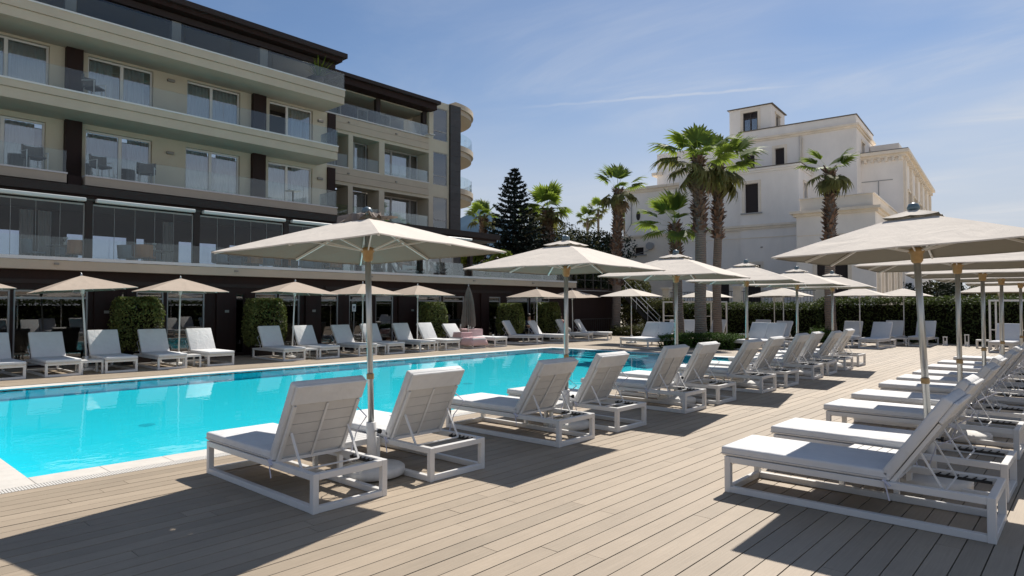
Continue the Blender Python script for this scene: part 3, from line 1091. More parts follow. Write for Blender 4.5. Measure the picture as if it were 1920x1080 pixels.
# --- ground floor: dark timber piers between dark glazing, under the terrace
gw = MB()
gl_ = [(-3.4, -1.0), (-.6, 2.0), (2.4, 4.25), (4.33, 6.2), (7.10, 7.27), (7.56, 8.4), (8.5, 9.75), (10.84, 11.2), (11.58, 12.45), (12.53, 13.40), (14.30, 15.14),
       (15.66, 16.62), (17.0, 17.95), (19.35, 20.8), (20.9, 22.3), (24.02, 24.92), (25.4, 27.2), (27.3, 29.0)]
holes = [(a + 4, b + 4, .06, 2.28) for a, b in gl_]
panel(gw, (XG, -4, 0), (0, 1, 0), (1, 0, 0), 0, 40, -.05, 2.9, holes, .14)
hp(gw, 'wall', M.dwood, normals=False)
for a, b, z0, z1 in holes:
    a, b = a - 4, b - 4
    fr = MB()
    fr.box(XG - .12, XG - .03, a, a + .045, z0, z1).box(XG - .12, XG - .03, b - .045, b, z0, z1)
    fr.box(XG - .12, XG - .03, a + .045, b - .045, z1 - .05, z1).box(XG - .12, XG - .03, a + .045, b - .045, z0, z0 + .06)
    fr.box(XG - .11, XG - .04, a + .045, b - .045, 2.02, 2.07)
    w = hp(fr, 'glass_door', M.aframe if (b - a) > .5 else M.roofd)
    hp(MB().box(XG - .085, XG - .075, a + .045, b - .045, z0 + .06, 2.02), 'pane', M.paned, w)
    hp(MB().box(XG - .085, XG - .075, a + .045, b - .045, 2.07, z1 - .05), 'pane', M.paned, w)
hp(MB().box(-26, -25.9, -4, 31, 0, 2.9), 'back_wall', M.room)
hp(MB().box(-26, XG - .2, -4, 36, -.05, .0), 'inner_floor', M.room)
for y0, y1 in ((6.34, 7.02), (10.12, 10.80), (13.60, 14.28), (18.17, 19.27), (22.45, 22.80), (23.38, 23.95)):
    hp(MB().box(XG + .003, XG + .10, y0, y1, 0, 2.45), 'pier_cladding', M.dwood)
for y in (6.68, 10.48, 13.95, 18.95):
    p = hp(MB().box(XG + .102, XG + .122, y - .07, y + .07, 1.57, 1.66), 'room_plaque', M.lamp)
for y, zz in ((6.0, 2.62), (11.4, 2.62), (17.2, 2.62), (23.0, 2.62)):
    hp(MB().box(XG + .003, XG + .06, y - 2.7, y + 2.7, 2.47, 2.60), 'facade_band', M.roofd)
# lower landing beyond the end of the terrace
lt = hp(MB().box(-27, XT - .05, 31.05, 35.4, 2.42, 2.72), 'landing', M.roofd)
hp(MB().box(-27, XT - .04, 31.05, 35.4, 2.722, 2.76), 'edge_strip', M.aframe, lt)
for k in range(6):
    y = 31.1 + k * .85
    hp(MB().box(XT - .10, XT - .05, y, y + .05, 2.76, 4.0), 'railing_post', M.steel, lt)
for zz in (3.35, 3.98):
    hp(MB().box(XT - .09, XT - .06, 31.1, 35.4, zz, zz + .04), 'handrail', M.steel, lt)
for k in range(16):
    hp(MB().box(XG + .35, XG + .37, 31.6 + k * .2, 31.63 + k * .2, .05, 1.0), 'baluster', M.steel, lt)
hp(MB().box(XG + .33, XG + .39, 31.5, 34.8, 1.0, 1.05), 'handrail', M.steel, lt)


# ================================================================== the white villa beyond the hedge
PH = R(4.9)
VO = (-14.0, 52.0)
vl = (math.cos(PH) * VO[0] - math.sin(PH) * VO[1], math.sin(PH) * VO[0] + math.cos(PH) * VO[1], 0)
villa = thing('villa_building', 'old white stuccoed villa of stepped blocks with a small roof tower and dark windows', 'villa', vl, PH)
OFF[villa.name] = (VO[0], VO[1], 0)


def vp(mb, name, m, parent=None, **kw):
    return mb.build(name, m, parent or villa, **kw)


def block(u0, u1, v0, v1, z0, z1, front=(), right=(), m=None, depth=.25):
    """a rendered block: front (facing -v), right (+u) and left faces with openings, and a roof"""
    mb = MB()
    panel(mb, (u0, v0, 0), (1, 0, 0), (0, -1, 0), 0, u1 - u0, z0, z1, [(a - u0, b - u0, c, d) for a, b, c, d in front], depth)
    panel(mb, (u1, v0, 0), (0, 1, 0), (1, 0, 0), 0, v1 - v0, z0, z1, [(a - v0, b - v0, c, d) for a, b, c, d in right], depth)
    mb.quad((u0, v0, z0), (u0, v1, z0), (u0, v1, z1), (u0, v0, z1))
    mb.quad((u0, v0, z1 - .02), (u1, v0, z1 - .02), (u1, v1, z1 - .02), (u0, v1, z1 - .02))
    mb.quad((u0, v1, z0), (u1, v1, z0), (u1, v1, z1), (u0, v1, z1))
    w = vp(mb, 'wall', m or M.villa, normals=False)
    for a, b, c, d in front:
        wd = vp(MB().box(a, b, v0 + depth, v0 + depth + .04, c, d), 'shuttered_window', M.shut)
        s = MB()
        s.box(a - .22, a - .003, v0 - .035, v0 - .002, c, d).box(b + .003, b + .22, v0 - .035, v0 - .002, c, d)
        s.box(a - .22, b + .22, v0 - .045, v0 - .002, d + .003, d + .24)
        vp(s, 'surround', M.villat, wd)
        vp(MB().box(a - .3, b + .3, v0 - .14, v0 - .002, c - .10, c - .003), 'sill', M.pipe, wd)
    for a, b, c, d in right:
        wd = vp(MB().box(u1 - depth - .04, u1 - depth, a, b, c, d), 'shuttered_window', M.shut)
        s = MB()
        s.box(u1 + .002, u1 + .035, a - .2, a - .003, c, d).box(u1 + .002, u1 + .035, b + .003, b + .2, c, d)
        s.box(u1 + .002, u1 + .10, a - .25, b + .25, d + .003, d + .22)
        vp(s, 'surround', M.villat, wd)
    return w


def band(u0, u1, v0, v1, z0, z1, out, m=None, name='cornice'):
    """a moulding that runs round the front and right side of a block"""
    mb = MB()
    h = (z1 - z0) / 2
    for k, (o, a, b) in enumerate(((out * .5, z0, z0 + h), (out, z0 + h + .002, z1))):
        mb.box(u0 - o, u1 + o, v0 - o, v0 - .003, a, b)
        mb.box(u1 + .003, u1 + o, v0 + .001, v1, a, b)
        mb.box(u0 - o, u0 - .003, v0 + .001, v1, a, b)
    return vp(mb, name, m or M.villat)


# main middle block
block(-16.74, -12.35, 52.0, 60, 0, 12.22, front=[(-16.42 + .05, -15.33, 9.12, 11.42), (-16.23, -15.2, 2.0, 5.03)],
      right=[(53.6, 54.5, 9.3, 11.3)])
band(-16.74, -12.35, 52.0, 60, 12.22, 12.55, .20, M.villa)
vp(MB().box(-16.98, -12.12, 51.76, 60, 12.555, 12.62), 'roof_edge', M.tilecap)
block(-21.9, -16.76, 52.25, 60, 0, 13.3, front=[(-18.62, -17.75, 2.0, 4.6)])
vp(MB().box(-22.0, -16.70, 52.1, 52.24, 13.0, 13.3), 'cornice', M.villat)
cornb = MB()
for z0, z1, o in ((7.80, 7.98, .10), (7.985, 8.16, .20), (7.1, 7.16, .04)):
    cornb.box(-21.8, -12.37, 52.0 - o, 51.997, z0, z1)
vp(cornb, 'string_course', M.villat)
vp(MB().lathe([(.09, 0), (.09, .05)], 12, (-15.1, 51.97, 6.35)), 'wall_vent', M.shut)
# upper storey with its parapet, behind
block(-18.0, -9.06, 56, 64, 10, 16.62, front=[(-15.12, -14.38, 13.2, 14.85), (-17.61, -16.77, 13.4, 14.61)], right=[(58.3, 59.3, 13.3, 14.9)])
band(-18.0, -9.06, 56, 64, 15.62, 15.95, .22)
vp(MB().box(-18.1, -9.0, 55.93, 64, 16.625, 16.70), 'roof_edge', M.tilecap)
pp = MB().tube([(-13.1, 55.9, 10), (-13.1, 55.9, 15.6)], .07, 8)
pp.tube([(-12.95, 55.9, 10), (-12.95, 55.9, 15.4)], .04, 8)
vp(pp, 'downpipe', M.villat, smooth=True)
block(-25.7, -18.02, 56.2, 64, 6, 15.9, front=[(-20.0, -19.3, 12.6, 13.9)])
vp(MB().box(-26.1, -25.1, 55.85, 56.19, 13.9, 14.15), 'cornice', M.villat)
vp(MB().box(-26.2, -25.702, 56.19, 60, 13.9, 14.15), 'cornice', M.villat)
# tower with a casement window
block(-19.2, -15.66, 57, 61.2, 15, 18.95, front=[(-18.02, -16.78, 16.75, 18.55)], right=[(58.4, 59.6, 16.9, 18.4)], depth=.18)
vp(MB().box(-19.36, -15.5, 56.84, 61.4, 18.96, 19.02), 'roof_edge', M.tilecap)
for a, b in ((-18.02, -16.78),):
    f = MB()
    for u in (a, (a + b) / 2 - .04, b - .08):
        f.box(u, u + .08, 57.08, 57.16, 16.75, 18.55)
    f.box(a, b, 57.07, 57.15, 18.0, 18.08)
    f.box(a, b, 57.07, 57.15, 16.75, 16.84).box(a, b, 57.07, 57.15, 18.47, 18.55)
    cw = vp(f, 'casement', M.wframe)
    for k in range(2):
        vp(MB().box(a + .09 + k * .6, a + .57 + k * .6, 57.165, 57.172, 16.85, 17.99), 'pane', M.pane, cw)
# right wing with a cornice and a roof terrace parapet
block(-11.1, -6.45, 46, 57.5, 0, 7.72, front=[(-9.9, -8.04, 1.5, 4.81)], right=[(48 + 3.0 * k, 49.2 + 3.0 * k, 2.0, 4.7) for k in range(3)], m=M.villa)
band(-11.1, -6.45, 46, 57.5, 7.72, 8.08, .34)
block(-10.9, -6.6, 46.15, 57.5, 8.083, 8.90, m=M.villac)
vp(MB().box(-11.0, -6.5, 46.05, 57.5, 8.905, 8.96), 'parapet_cap', M.villa)
ln = MB().box(-11.05, -6.5, 45.975, 45.998, 6.42, 6.47)
vp(ln, 'string_course', M.villat)
for k in range(10):                                            # tall pilasters down the garden side
    v = 46.3 + k * 1.5
    vp(MB().box(-6.448, -6.25, v, v + .45, .2, 6.4), 'pilaster', M.villat)
# big right-hand block with a bracketed cornice
block(-12.3, -6.2, 58, 80.5, 0, 13.35, front=[(-10.4, -9.5, 8.6, 9.6)], right=[(61 + 4.1 * k, 62.2 + 4.1 * k, 7.7, 11.0) for k in range(5)])
band(-12.3, -6.2, 58, 80.5, 13.35, 13.85, .45)
vp(MB().box(-12.5, -5.8, 57.6, 80.7, 13.855, 13.92), 'roof_edge', M.tilecap)
for k in range(13):
    vp(MB().box(-12.2 + k * .48, -12.0 + k * .48, 57.66, 57.996, 13.08, 13.345), 'bracket', M.villat)
for k in range(18):
    vp(MB().box(-6.196, -5.86, 58.4 + k * 1.2, 58.65 + k * 1.2, 13.08, 13.345), 'bracket', M.villat)
for k in range(6):
    v = 58.1 + k * 4.1
    vp(MB().box(-6.197, -6.02, v, v + .8, 6, 13.05), 'pilaster', M.villat)
fr = MB()
fr.box(-11.9, -6.9, 57.96, 57.997, 11.6, 11.66).box(-7.9, -7.84, 57.96, 57.997, 6, 11.6).box(-11.5, -11.44, 57.96, 57.997, 9.9, 11.6)
vp(fr, 'wall_moulding', M.pipe)
vp(MB().box(-11.0, -9.0, 57.8, 57.997, 9.75, 9.95), 'window_hood', M.villat)
block(-9.0, -6.9, 62, 68, 13.8, 15.3)
# left block, cream below the string course
block(-27.9, -21.92, 54, 62, 8.2, 12.1)
band(-27.9, -21.92, 54, 62, 12.1, 12.55, .30)
block(-28.1, -21.93, 53.8, 62, 0, 7.95, front=[(-26.85, -25.95, 6.45, 7.1), (-23.2, -22.7, 6.4, 7.0)], m=M.villac)
band(-28.1, -21.93, 53.8, 62, 7.95, 8.2, .18)
ov = MB()
ov.add([(-26.55 + .2 * math.cos(2 * math.pi * k / 20), 53.96, 10.0 + .42 * math.sin(2 * math.pi * k / 20)) for k in range(20)], [tuple(range(20))])
vp(ov, 'oval_window', M.shut)
ac = MB().tube([(-25.2, 53.7, 7.15), (-25.2, 53.35, 7.15)], .33, 16)
ac.bar((-25.2, 53.8, 7.15), (-25.2, 53.5, 7.15), .08, .08)
vp(ac, 'wall_fan', M.pipe)
cb = MB()
cb.tube([(-28.0, 53.76, 6.5), (-27.0, 53.76, 6.45), (-25.7, 53.76, 6.7), (-25.2, 53.76, 6.9)], .025, 6)
cb.tube([(-27.6, 53.75, 0), (-27.6, 53.75, 6.5)], .04, 6)
cb.tube([(-27.9, 53.9, 8.3), (-27.2, 53.9, 9.3), (-27.2, 53.9, 12)], .05, 6)
vp(cb, 'wall_pipe', M.pipe)
# low garden wall with piers and an iron railing, between the stair and the villa
gwall = thing('garden_wall', 'cream garden wall with square piers and iron railing at the foot of the villa', 'wall', (-23.0, 42.0, 0))
for k in range(5):
    MB().box(k * 2.6 - .25, k * 2.6 + .25, -.25, .25, 0, 3.0).build('pier', M.villat, gwall)
    MB().box(k * 2.6 - .33, k * 2.6 + .33, -.33, .33, 3.003, 3.12).build('pier_cap', M.villat, gwall)
    if k < 4:
        MB().box(k * 2.6 + .253, k * 2.6 + 2.347, -.15, .15, 0, 1.7).build('wall_panel', M.villac, gwall)
        rl = MB()
        for j in range(10):
            rl.box(k * 2.6 + .36 + j * .2, k * 2.6 + .38 + j * .2, -.01, .01, 1.703, 2.75)
        rl.box(k * 2.6 + .255, k * 2.6 + 2.345, -.02, .02, 2.753, 2.79)
        rl.build('railing', M.steel, gwall)
gwall['label'] = 'cream garden wall with square piers and iron railing at the foot of the villa'


# ================================================================== sun loungers
LL, LW, LH, T = 2.13, .79, .345, .058


def bent(a, b, r=.0):
    return a, b


def lounger(name, label, ang, wide=1, loc=(0, 0, 0), rz=0.0, group=None, flat=False):
    """frame of square tube, slatted back on props, two-part mattress; feet at x=0, head at x=LL"""
    W = LW * wide
    t = thing(name, label, 'sun lounger' if wide == 1 else 'daybed', loc, rz, group)
    h = W / 2
    f = MB()
    for z0 in (.002, LH - T):
        f.box(T, LL - T, -h, -h + T, z0, z0 + T).box(T, LL - T, h - T, h, z0, z0 + T)
        f.box(.001, T - .001, -h + T, h - T, z0, z0 + T).box(LL - T + .001, LL - .001, -h + T, h - T, z0, z0 + T)
    f.build('frame', M.white, t, bevel=.004)
    for x in (0, LL - T):
        for y in (-h, h - T):
            MB().box(x, x + T, y, y + T, 0, LH).build('leg', M.white, t, bevel=.004)
    hx = 1.40 if not flat else 1.36                            # hinge of the back
    sp = MB()
    for k in range(7):
        sp.box(.10 + k * .185, .22 + k * .185, -h + T + .002, h - T - .002, LH - .045, LH - .022)
    sp.build('seat_slats', M.sling, t)
    nb = 2 if wide > 1 else 1
    for b in range(nb):
        y0, y1 = -h + b * W / nb + .004, -h + (b + 1) * W / nb - .004
        c = MB().box(-.035, hx + .02, y0, y1, LH + .004, LH + .092).build('seat_cushion', M.fabric, t, bevel=.022, segs=3, smooth=True)
        p = MB()
        zz = LH + .028
        p.tube([(-.037, y0 - .001, zz), (hx, y0 - .001, zz)], .0035, 5).tube([(-.037, y1 + .001, zz), (hx, y1 + .001, zz)], .0035, 5)
        p.tube([(-.037, y0, zz), (-.037, y1, zz)], .0035, 5)
        p.build('seam', M.piping, c)
        ca, sa = math.cos(R(ang)), math.sin(R(ang))

        def back(l, y, n):                                     # along the back, across, out of the face of the mattress
            return (hx + .03 + l * ca - n * sa, y, LH - .005 + l * sa + n * ca)
        bc = MB()
        L2 = .83
        for l0, l1, n0, n1 in ((.0, L2, .022, .108),):
            vs = [back(l, y, n) for l in (l0, l1) for y in (y0, y1) for n in (n0, n1)]
            bc.add(vs, [(0, 1, 3, 2), (4, 6, 7, 5), (0, 4, 5, 1), (2, 3, 7, 6), (0, 2, 6, 4), (1, 5, 7, 3)])
        bk = bc.build('back_cushion', M.fabric, t, bevel=.024, segs=3, smooth=True)
        hood = MB()                                            # the cover that slips over the head of the back
        vs = [back(l, y, n) for l in (L2 - .20, L2 + .004) for y in (y0 + .012, y1 - .012) for n in (-.012, .021)]
        hood.add(vs, [(0, 1, 3, 2), (4, 6, 7, 5), (0, 4, 5, 1), (2, 3, 7, 6), (0, 2, 6, 4), (1, 5, 7, 3)])
        hood.build('head_flap', M.fabric, bk, bevel=.008)
        bf = MB()
        for y in (y0 + .05, y1 - .05):
            bf.bar(back(0, y, 0), back(L2 - .21, y, 0), .032, .030, (sa, 0, -ca))
        ym = (y0 + y1) / 2
        bf.bar(back(0, ym, -.006), back(L2 - .21, ym, -.006), .022, .014, (sa, 0, -ca))
        bf.bar(back(.005, y0 + .03, 0), back(.005, y1 - .03, 0), .03, .03)
        fr = bf.build('back_frame', M.white, t)
        for k in range(5):
            l = .055 + k * .118
            vs = [back(q, y, n) for q in (l, l + .1125) for y in (y0 + .068, y1 - .068) for n in (.004, .018)]
            MB().add(vs, [(0, 1, 3, 2), (4, 6, 7, 5), (0, 4, 5, 1), (2, 3, 7, 6), (0, 2, 6, 4), (1, 5, 7, 3)]).build('slat', M.sling, fr)
        if not flat:
            foot = []
            for y in (y0 + .085, y1 - .085):
                a = back(.33, y, -.02)
                q = (min(a[0] + .24, LL - .34), y, LH - .03)
                MB().bar(a, q, .022, .012).build('prop', M.white, t)
                foot.append(q)
            MB().tube(foot, .009, 6).build('prop_bar', M.white, t)
    for sy in (-1, 1):
        rk = MB().box(LL - .52, LL - .09, sy * (h - T - .006) - .004, sy * (h - T - .006) + .004, LH - .055, LH - .03)
        for k in range(6):
            x = LL - .50 + k * .065
            rk.bar((x, sy * (h - T - .012), LH - .04), (x + .045, sy * (h - T - .012), LH - .012), .014, .010)
        rk.build('ratchet', M.rack, t)
    st = MB()
    st.tube([(hx - .02, -h - .006, LH + .01), (hx + .0, -h - .014, LH - .06), (hx + .02, -h - .012, LH - .15)], .006, 5)
    st.bar((hx - .03, -h - .005, LH + .015), (hx + .03, -h - .005, LH - .03), .012, .035, (0, 1, 0))
    if not flat:
        a_, b_ = back(.52, h - .03, -.01), back(.50, h - .03, -.10)
        st.tube([a_, (b_[0] + .05, h - .01, b_[2] - .02), (LL - .50, h - .005, LH + .20), (LL - .56, h - .02, LH + .003)], .007, 5)
    st.build('strap', M.strap, t)
    kn = MB()
    kn.lathe([(.008, -.05), (.022, -.042), (.022, -.012), (.010, 0)], 8, (.10, 0, LH - T))
    kn.bar((.10, -.045, LH - T - .03), (.10, .045, LH - T - .03), .016, .016)
    kn.build('levelling_knob', M.black, t)
    return t


PROTO = {}


def put_lounger(x, y, rz, label, group, ang=60, wide=1, flat=False):
    k = (ang, wide, flat)
    if k not in PROTO:
        PROTO[k] = lounger('sun_lounger' if wide == 1 else 'double_daybed', label, ang, wide, (x, y, 0), rz, group, flat)
        return PROTO[k]
    return copy_tree(PROTO[k], (x, y, 0), rz, label, group)


near = 'white loungers along the near side of the pool'
for k, (y, xh) in enumerate(zip([3.05, 4.42, 6.58, 7.95, 10.07, 11.40, 13.47, 14.79, 16.83, 18.12, 19.78, 21.45],
                                [-5.07, -5.11, -5.14, -5.14, -5.19, -5.22, -5.21, -5.19, -5.26, -5.30, -5.33, -5.41])):
    if k == 0:
        lab = 'white sun lounger closest to the corner of the pool, its slatted back turned to us'
    else:
        lab = f'white sun lounger on the near pool edge, {ORD[k]} from the pool corner, {"before" if k % 2 == 0 else "behind"} its parasol'
    put_lounger(xh - LL, y + LW / 2, R(random.uniform(-.7, .7)), lab, near, ang=(62, 62, 58, 60)[k % 4])
right = 'white loungers in the row at the right'
for k, (y, xf) in enumerate(zip([6.12, 7.52, 9.69, 11.16, 12.96, 14.28, 15.67, 17.39, 18.93, 21.0],
                                [-2.80, -2.84, -2.92, -2.95, -2.98, -2.97, -2.96, -3.02, -3.04, -3.0])):
    if k == 0:
        lab = 'large white sun lounger in the right foreground, seen side-on with its back raised'
    else:
        lab = f'white sun lounger of the right-hand row, {ORD[k]} back from the foreground'
    put_lounger(xf + .05, y + LW / 2, R(random.uniform(-.6, .6)), lab, right, ang=(56, 58)[k % 2])
far = 'white loungers in front of the hotel glazing'
for k, y in enumerate([3.17, 4.35, 5.69, 7.00, 8.39, 10.81, 12.13, 13.71, 15.00, 16.54, 17.89]):
    if k == 0:
        lab = 'white lounger cut by the left edge of the photo, in front of the hotel'
    elif k == 4:
        lab = 'sunlit white lounger by the hotel, just before the gap in the far row'
    elif k == 10:
        lab = 'white lounger by the hotel, right before the one with pink towels'
    else:
        lab = f'white lounger across the pool by the hotel, {ORD[k]} from the left'
    put_lounger(-19.78, y + LW / 2, R(180 + random.uniform(-1.5, 1.5)), lab, far, ang=(60, 58, 62)[k % 3])
put_lounger(-19.75, 19.78, R(180), 'white lounger by the hotel covered with pink towels', far, ang=48)
put_lounger(-19.75, 21.15, R(180), 'low white lounger lying flat beside the folded parasol and the pink towels', far, ang=3, flat=True)
for k, (x, y) in enumerate([(-19.85, 24.0), (-19.25, 25.25), (-19.6, 27.8), (-19.3, 29.1)]):
    lab = ['white lounger turned slightly, first of the four past the folded parasol, in shade',
           'white lounger second of the four past the folded parasol, sunlit back',
           'white lounger third of the four past the folded parasol, its back shaded',
           'white lounger at the end of the far row by the dark stair'][k]
    put_lounger(x, y, R(200), lab, 'white loungers past the folded parasol', ang=(60, 58, 62, 58)[k])
hed = 'white loungers facing the pool from the hedge'
for x, y, a, lab, g in [(-8.6, 31.6, 90, 'white lounger by the hedge with its foot hidden behind the near row', 60),
                        (-7.35, 30.6, 84, 'white lounger facing us between two thin parasol poles before the hedge', 60),
                        (-7.45, 34.0, 88, 'white lounger close against the hedge, left of the thin right-hand pole', 62),
                        (-6.15, 34.0, 88, 'white lounger close against the hedge, right of the thin right-hand pole', 62),
                        (-13.0, 31.6, 84, 'white lounger against the hedge behind the divided daybed, only its back showing', 62),
                        (-11.3, 29.5, 80, 'white lounger standing alone right of the divided daybed', 62),
                        (-15.0, 31.0, 86, 'grey shaded white lounger right of the tall palm trunks', 60),
                        (-15.6, 29.0, 88, 'white lounger framed between two palm trunks, its back very upright', 62),
                        (-16.9, 29.5, 80, 'white lounger behind the left daybed, mostly hidden by the silver parasol pole', 58),
                        (-2.9, 31.2, 86, 'white lounger at the right edge of the photo under the farthest parasol', 60)]:
    put_lounger(x, y, R(a), lab, hed, ang=g)
put_lounger(-14.95, 24.35, R(80), 'white double daybed with split back left of the clipped green box hedge', None, ang=58, wide=2)
put_lounger(-10.75, 26.05, R(80), 'white double daybed with split back right of the clipped green box hedge', None, ang=60, wide=2)


# ================================================================== side tables
def side_table(label, x, y, group):
    t = thing('side_table', label, 'side table', (x, y, 0), 0, group)
    s = .26
    for k in range(6):
        a = -s + k * .088
        MB().box(a, a + .080, -s, s, .345, .365).build('slat', M.white, t)
    MB().box(-s, s, -s, -s + .03, .305, .343).box(-s, s, s - .03, s, .305, .343).box(-s, -s + .03, -s + .03, s - .03, .305, .343)\
        .box(s - .03, s, -s + .03, s - .03, .305, .343).build('apron', M.white, t)
    for a in (-s, s - .045):
        for b in (-s, s - .045):
            MB().box(a, a + .045, b, b + .045, 0, .304).build('leg', M.white, t)
    return t


tproto = None
TABS = []
for k, y in enumerate([4.13, 7.66, 11.13, 14.53, 17.87, 21.02]):
    TABS.append((-6.18, y, f'white slatted side table in the {ORD[k]} pair of loungers at the near pool edge'))
for k, y in enumerate([7.21, 10.82, 14.02, 16.93, 20.37]):
    TABS.append((-1.68, y, f'white slatted side table in the {ORD[k]} pair of loungers of the right-hand row'))
for k, y in enumerate([5.41, 7.97, 11.86, 14.72, 17.30]):
    TABS.append((-20.12, y, f'white side table in the {ORD[k]} lounger pair across the pool, by the hotel'))
TABS += [(-3.75, 34.2, 'left of two white side tables at the hedge foot by the white frame'),
         (-3.1, 34.3, 'right of two white side tables at the hedge foot by the white frame'),
         (-6.78, 33.9, 'white side table beside the thin right-hand parasol pole at the hedge'),
         (-9.9, 27.6, 'white side table right of the divided daybed, behind the near row')]
for x, y, lab in TABS:
    if tproto is None:
        tproto = side_table(lab, x, y, 'white slatted side tables')
    else:
        copy_tree(tproto, (x, y, 0), R(random.uniform(-2, 2)), lab, 'white slatted side tables')


# ================================================================== parasols
def parasol(label, x, y, rz, group, half=1.1, rim=2.38, apex=2.76, prad=.032, cm=None, vent=True, crumple=False, tilt=(0, 0), big=True):
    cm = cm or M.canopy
    t = thing('parasol', label, 'parasol', (x, y, 0), rz, group)
    t.rotation_euler = (tilt[0], tilt[1], rz)
    if big:
        MB().lathe([(.30, 0), (.345, .015), (.345, .085), (.32, .105), (.12, .13), (.05, .135)], 28).build('base', M.cement, t, smooth=True)
        MB().lathe([(.052, .137), (.052, .56), (.047, .565)], 16).build('sleeve', M.white, t, smooth=True)
        MB().tube([(.05, 0, .47), (.11, 0, .47)], .008, 6).tube([(.10, 0, .47), (.125, 0, .47)], .026, 8).build('knob', M.black, t)
        z0 = .566
        MB().lathe([(prad + .008, 1.02), (prad + .008, 1.075)], 14).build('pole_clamp', M.hub, t)
    else:
        MB().lathe([(.24, 0), (.27, .01), (.27, .06), (.06, .08)], 20).build('base', M.cement, t, smooth=True)
        MB().lathe([(.045, .081), (.045, .40)], 12).build('sleeve', M.white, t, smooth=True)
        z0 = .401
    MB().tube([(0, 0, z0), (0, 0, apex - .02)], prad, 14).build('pole', M.pole if big else M.white, t, smooth=True)
    # canopy: eight panels between four corner and four side ribs, sagging a little between them
    dirs = []
    for k in range(8):
        a = math.pi / 4 * k
        r = half if k % 2 == 0 else half * math.sqrt(2)
        dirs.append((math.cos(a) * r, math.sin(a) * r))
    NS, NT = 6, 9
    t0 = .17 if vent else .03

    def cz(tt):
        return apex - (apex - rim) * (tt ** 1.06)
    vs, fs = [], []
    ring = 8 * NS
    for j in range(NT + 1):
        tt = t0 + (1 - t0) * j / NT
        for k in range(8):
            d0, d1 = dirs[k], dirs[(k + 1) % 8]
            for i in range(NS):
                w = i / NS
                sag = 4 * w * (1 - w)
                xx, yy = d0[0] * (1 - w) + d1[0] * w, d0[1] * (1 - w) + d1[1] * w
                pull = 1 - .005 * sag * tt
                vs.append((xx * tt * pull, yy * tt * pull, cz(tt) - .014 * sag * tt * (1 - .5 * tt)))
    for k in range(ring):                                      # turned-down hem
        p = vs[NT * ring + k]
        vs.append((p[0] * 1.001, p[1] * 1.001, p[2] - .012))
    for j in range(NT + 1):
        for k in range(ring):
            k2 = (k + 1) % ring
            fs.append((j * ring + k, j * ring + k2, (j + 1) * ring + k2, (j + 1) * ring + k))
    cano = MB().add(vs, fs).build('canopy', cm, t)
    for e in cano.data.polygons:
        e.use_smooth = False
    if vent:
        va, fa = [], []
        rng = random.Random(5)
        for j, tt in enumerate((.02, .09, .16, .225)):
            for k in range(8):
                d0, d1 = dirs[k], dirs[(k + 1) % 8]
                for i in range(4):
                    w = i / 4
                    s = 4 * w * (1 - w)
                    q = tt * (1.0 - (.015 * s if j else 0))
                    if crumple and j:
                        q *= rng.uniform(.80, 1.22)
                    z = cz(tt) + .042 - .010 * s * (j / 3) + (rng.uniform(-.030, .045) * j / 2 if crumple else 0)
                    va.append(((d0[0] * (1 - w) + d1[0] * w) * q, (d0[1] * (1 - w) + d1[1] * w) * q, z))
        for j in range(3):
            for k in range(32):
                k2 = (k + 1) % 32
                fa.append((j * 32 + k, j * 32 + k2, (j + 1) * 32 + k2, (j + 1) * 32 + k))
        MB().add(va, fa).build('vent_cap', M.taupe if crumple else cm, t)  # crumpled vent gets a darker cloth, its shading put into the colour
        MB().lathe([(.02, apex + .03), (.055, apex + .035), (.06, apex + .06), (.045, apex + .095), (.01, apex + .11)], 14).build('finial', M.finial, t, smooth=True)
    else:
        MB().lathe([(.012, apex - .02), (.035, apex - .005), (.02, apex + .02), (.022, apex + .05), (.004, apex + .08)], 10).build('finial', M.pole, t, smooth=True)
    hz = rim - .02
    MB().lathe([(prad + .006, hz - .09), (prad + .022, hz - .07), (prad + .026, hz + .0), (prad + .042, hz + .02), (prad + .042, hz + .055), (prad + .006, hz + .07)], 14)\
        .build('hub', M.hub if big else M.white, t, smooth=True)
    MB().lathe([(prad + .004, apex - .075), (prad + .045, apex - .065), (prad + .045, apex - .04), (prad + .004, apex - .035)], 12).build('top_hub', M.white, t)
    for k in range(8):
        d = dirs[k]
        L = math.hypot(*d)
        u = (d[0] / L, d[1] / L)
        drop = .030
        p = (u[0] * .06, u[1] * .06, cz(.06 / L) - drop)
        q = (d[0] * .985, d[1] * .985, cz(.985) - drop + .012)
        rb = MB().bar(p, q, .018, .024).build('rib', M.white, t)
        f = .52
        m_ = (d[0] * f, d[1] * f, cz(f) - drop - .012)
        MB().bar((u[0] * (prad + .05), u[1] * (prad + .05), hz + .035), m_, .013, .016).build('strut', M.white, rb)
    return t


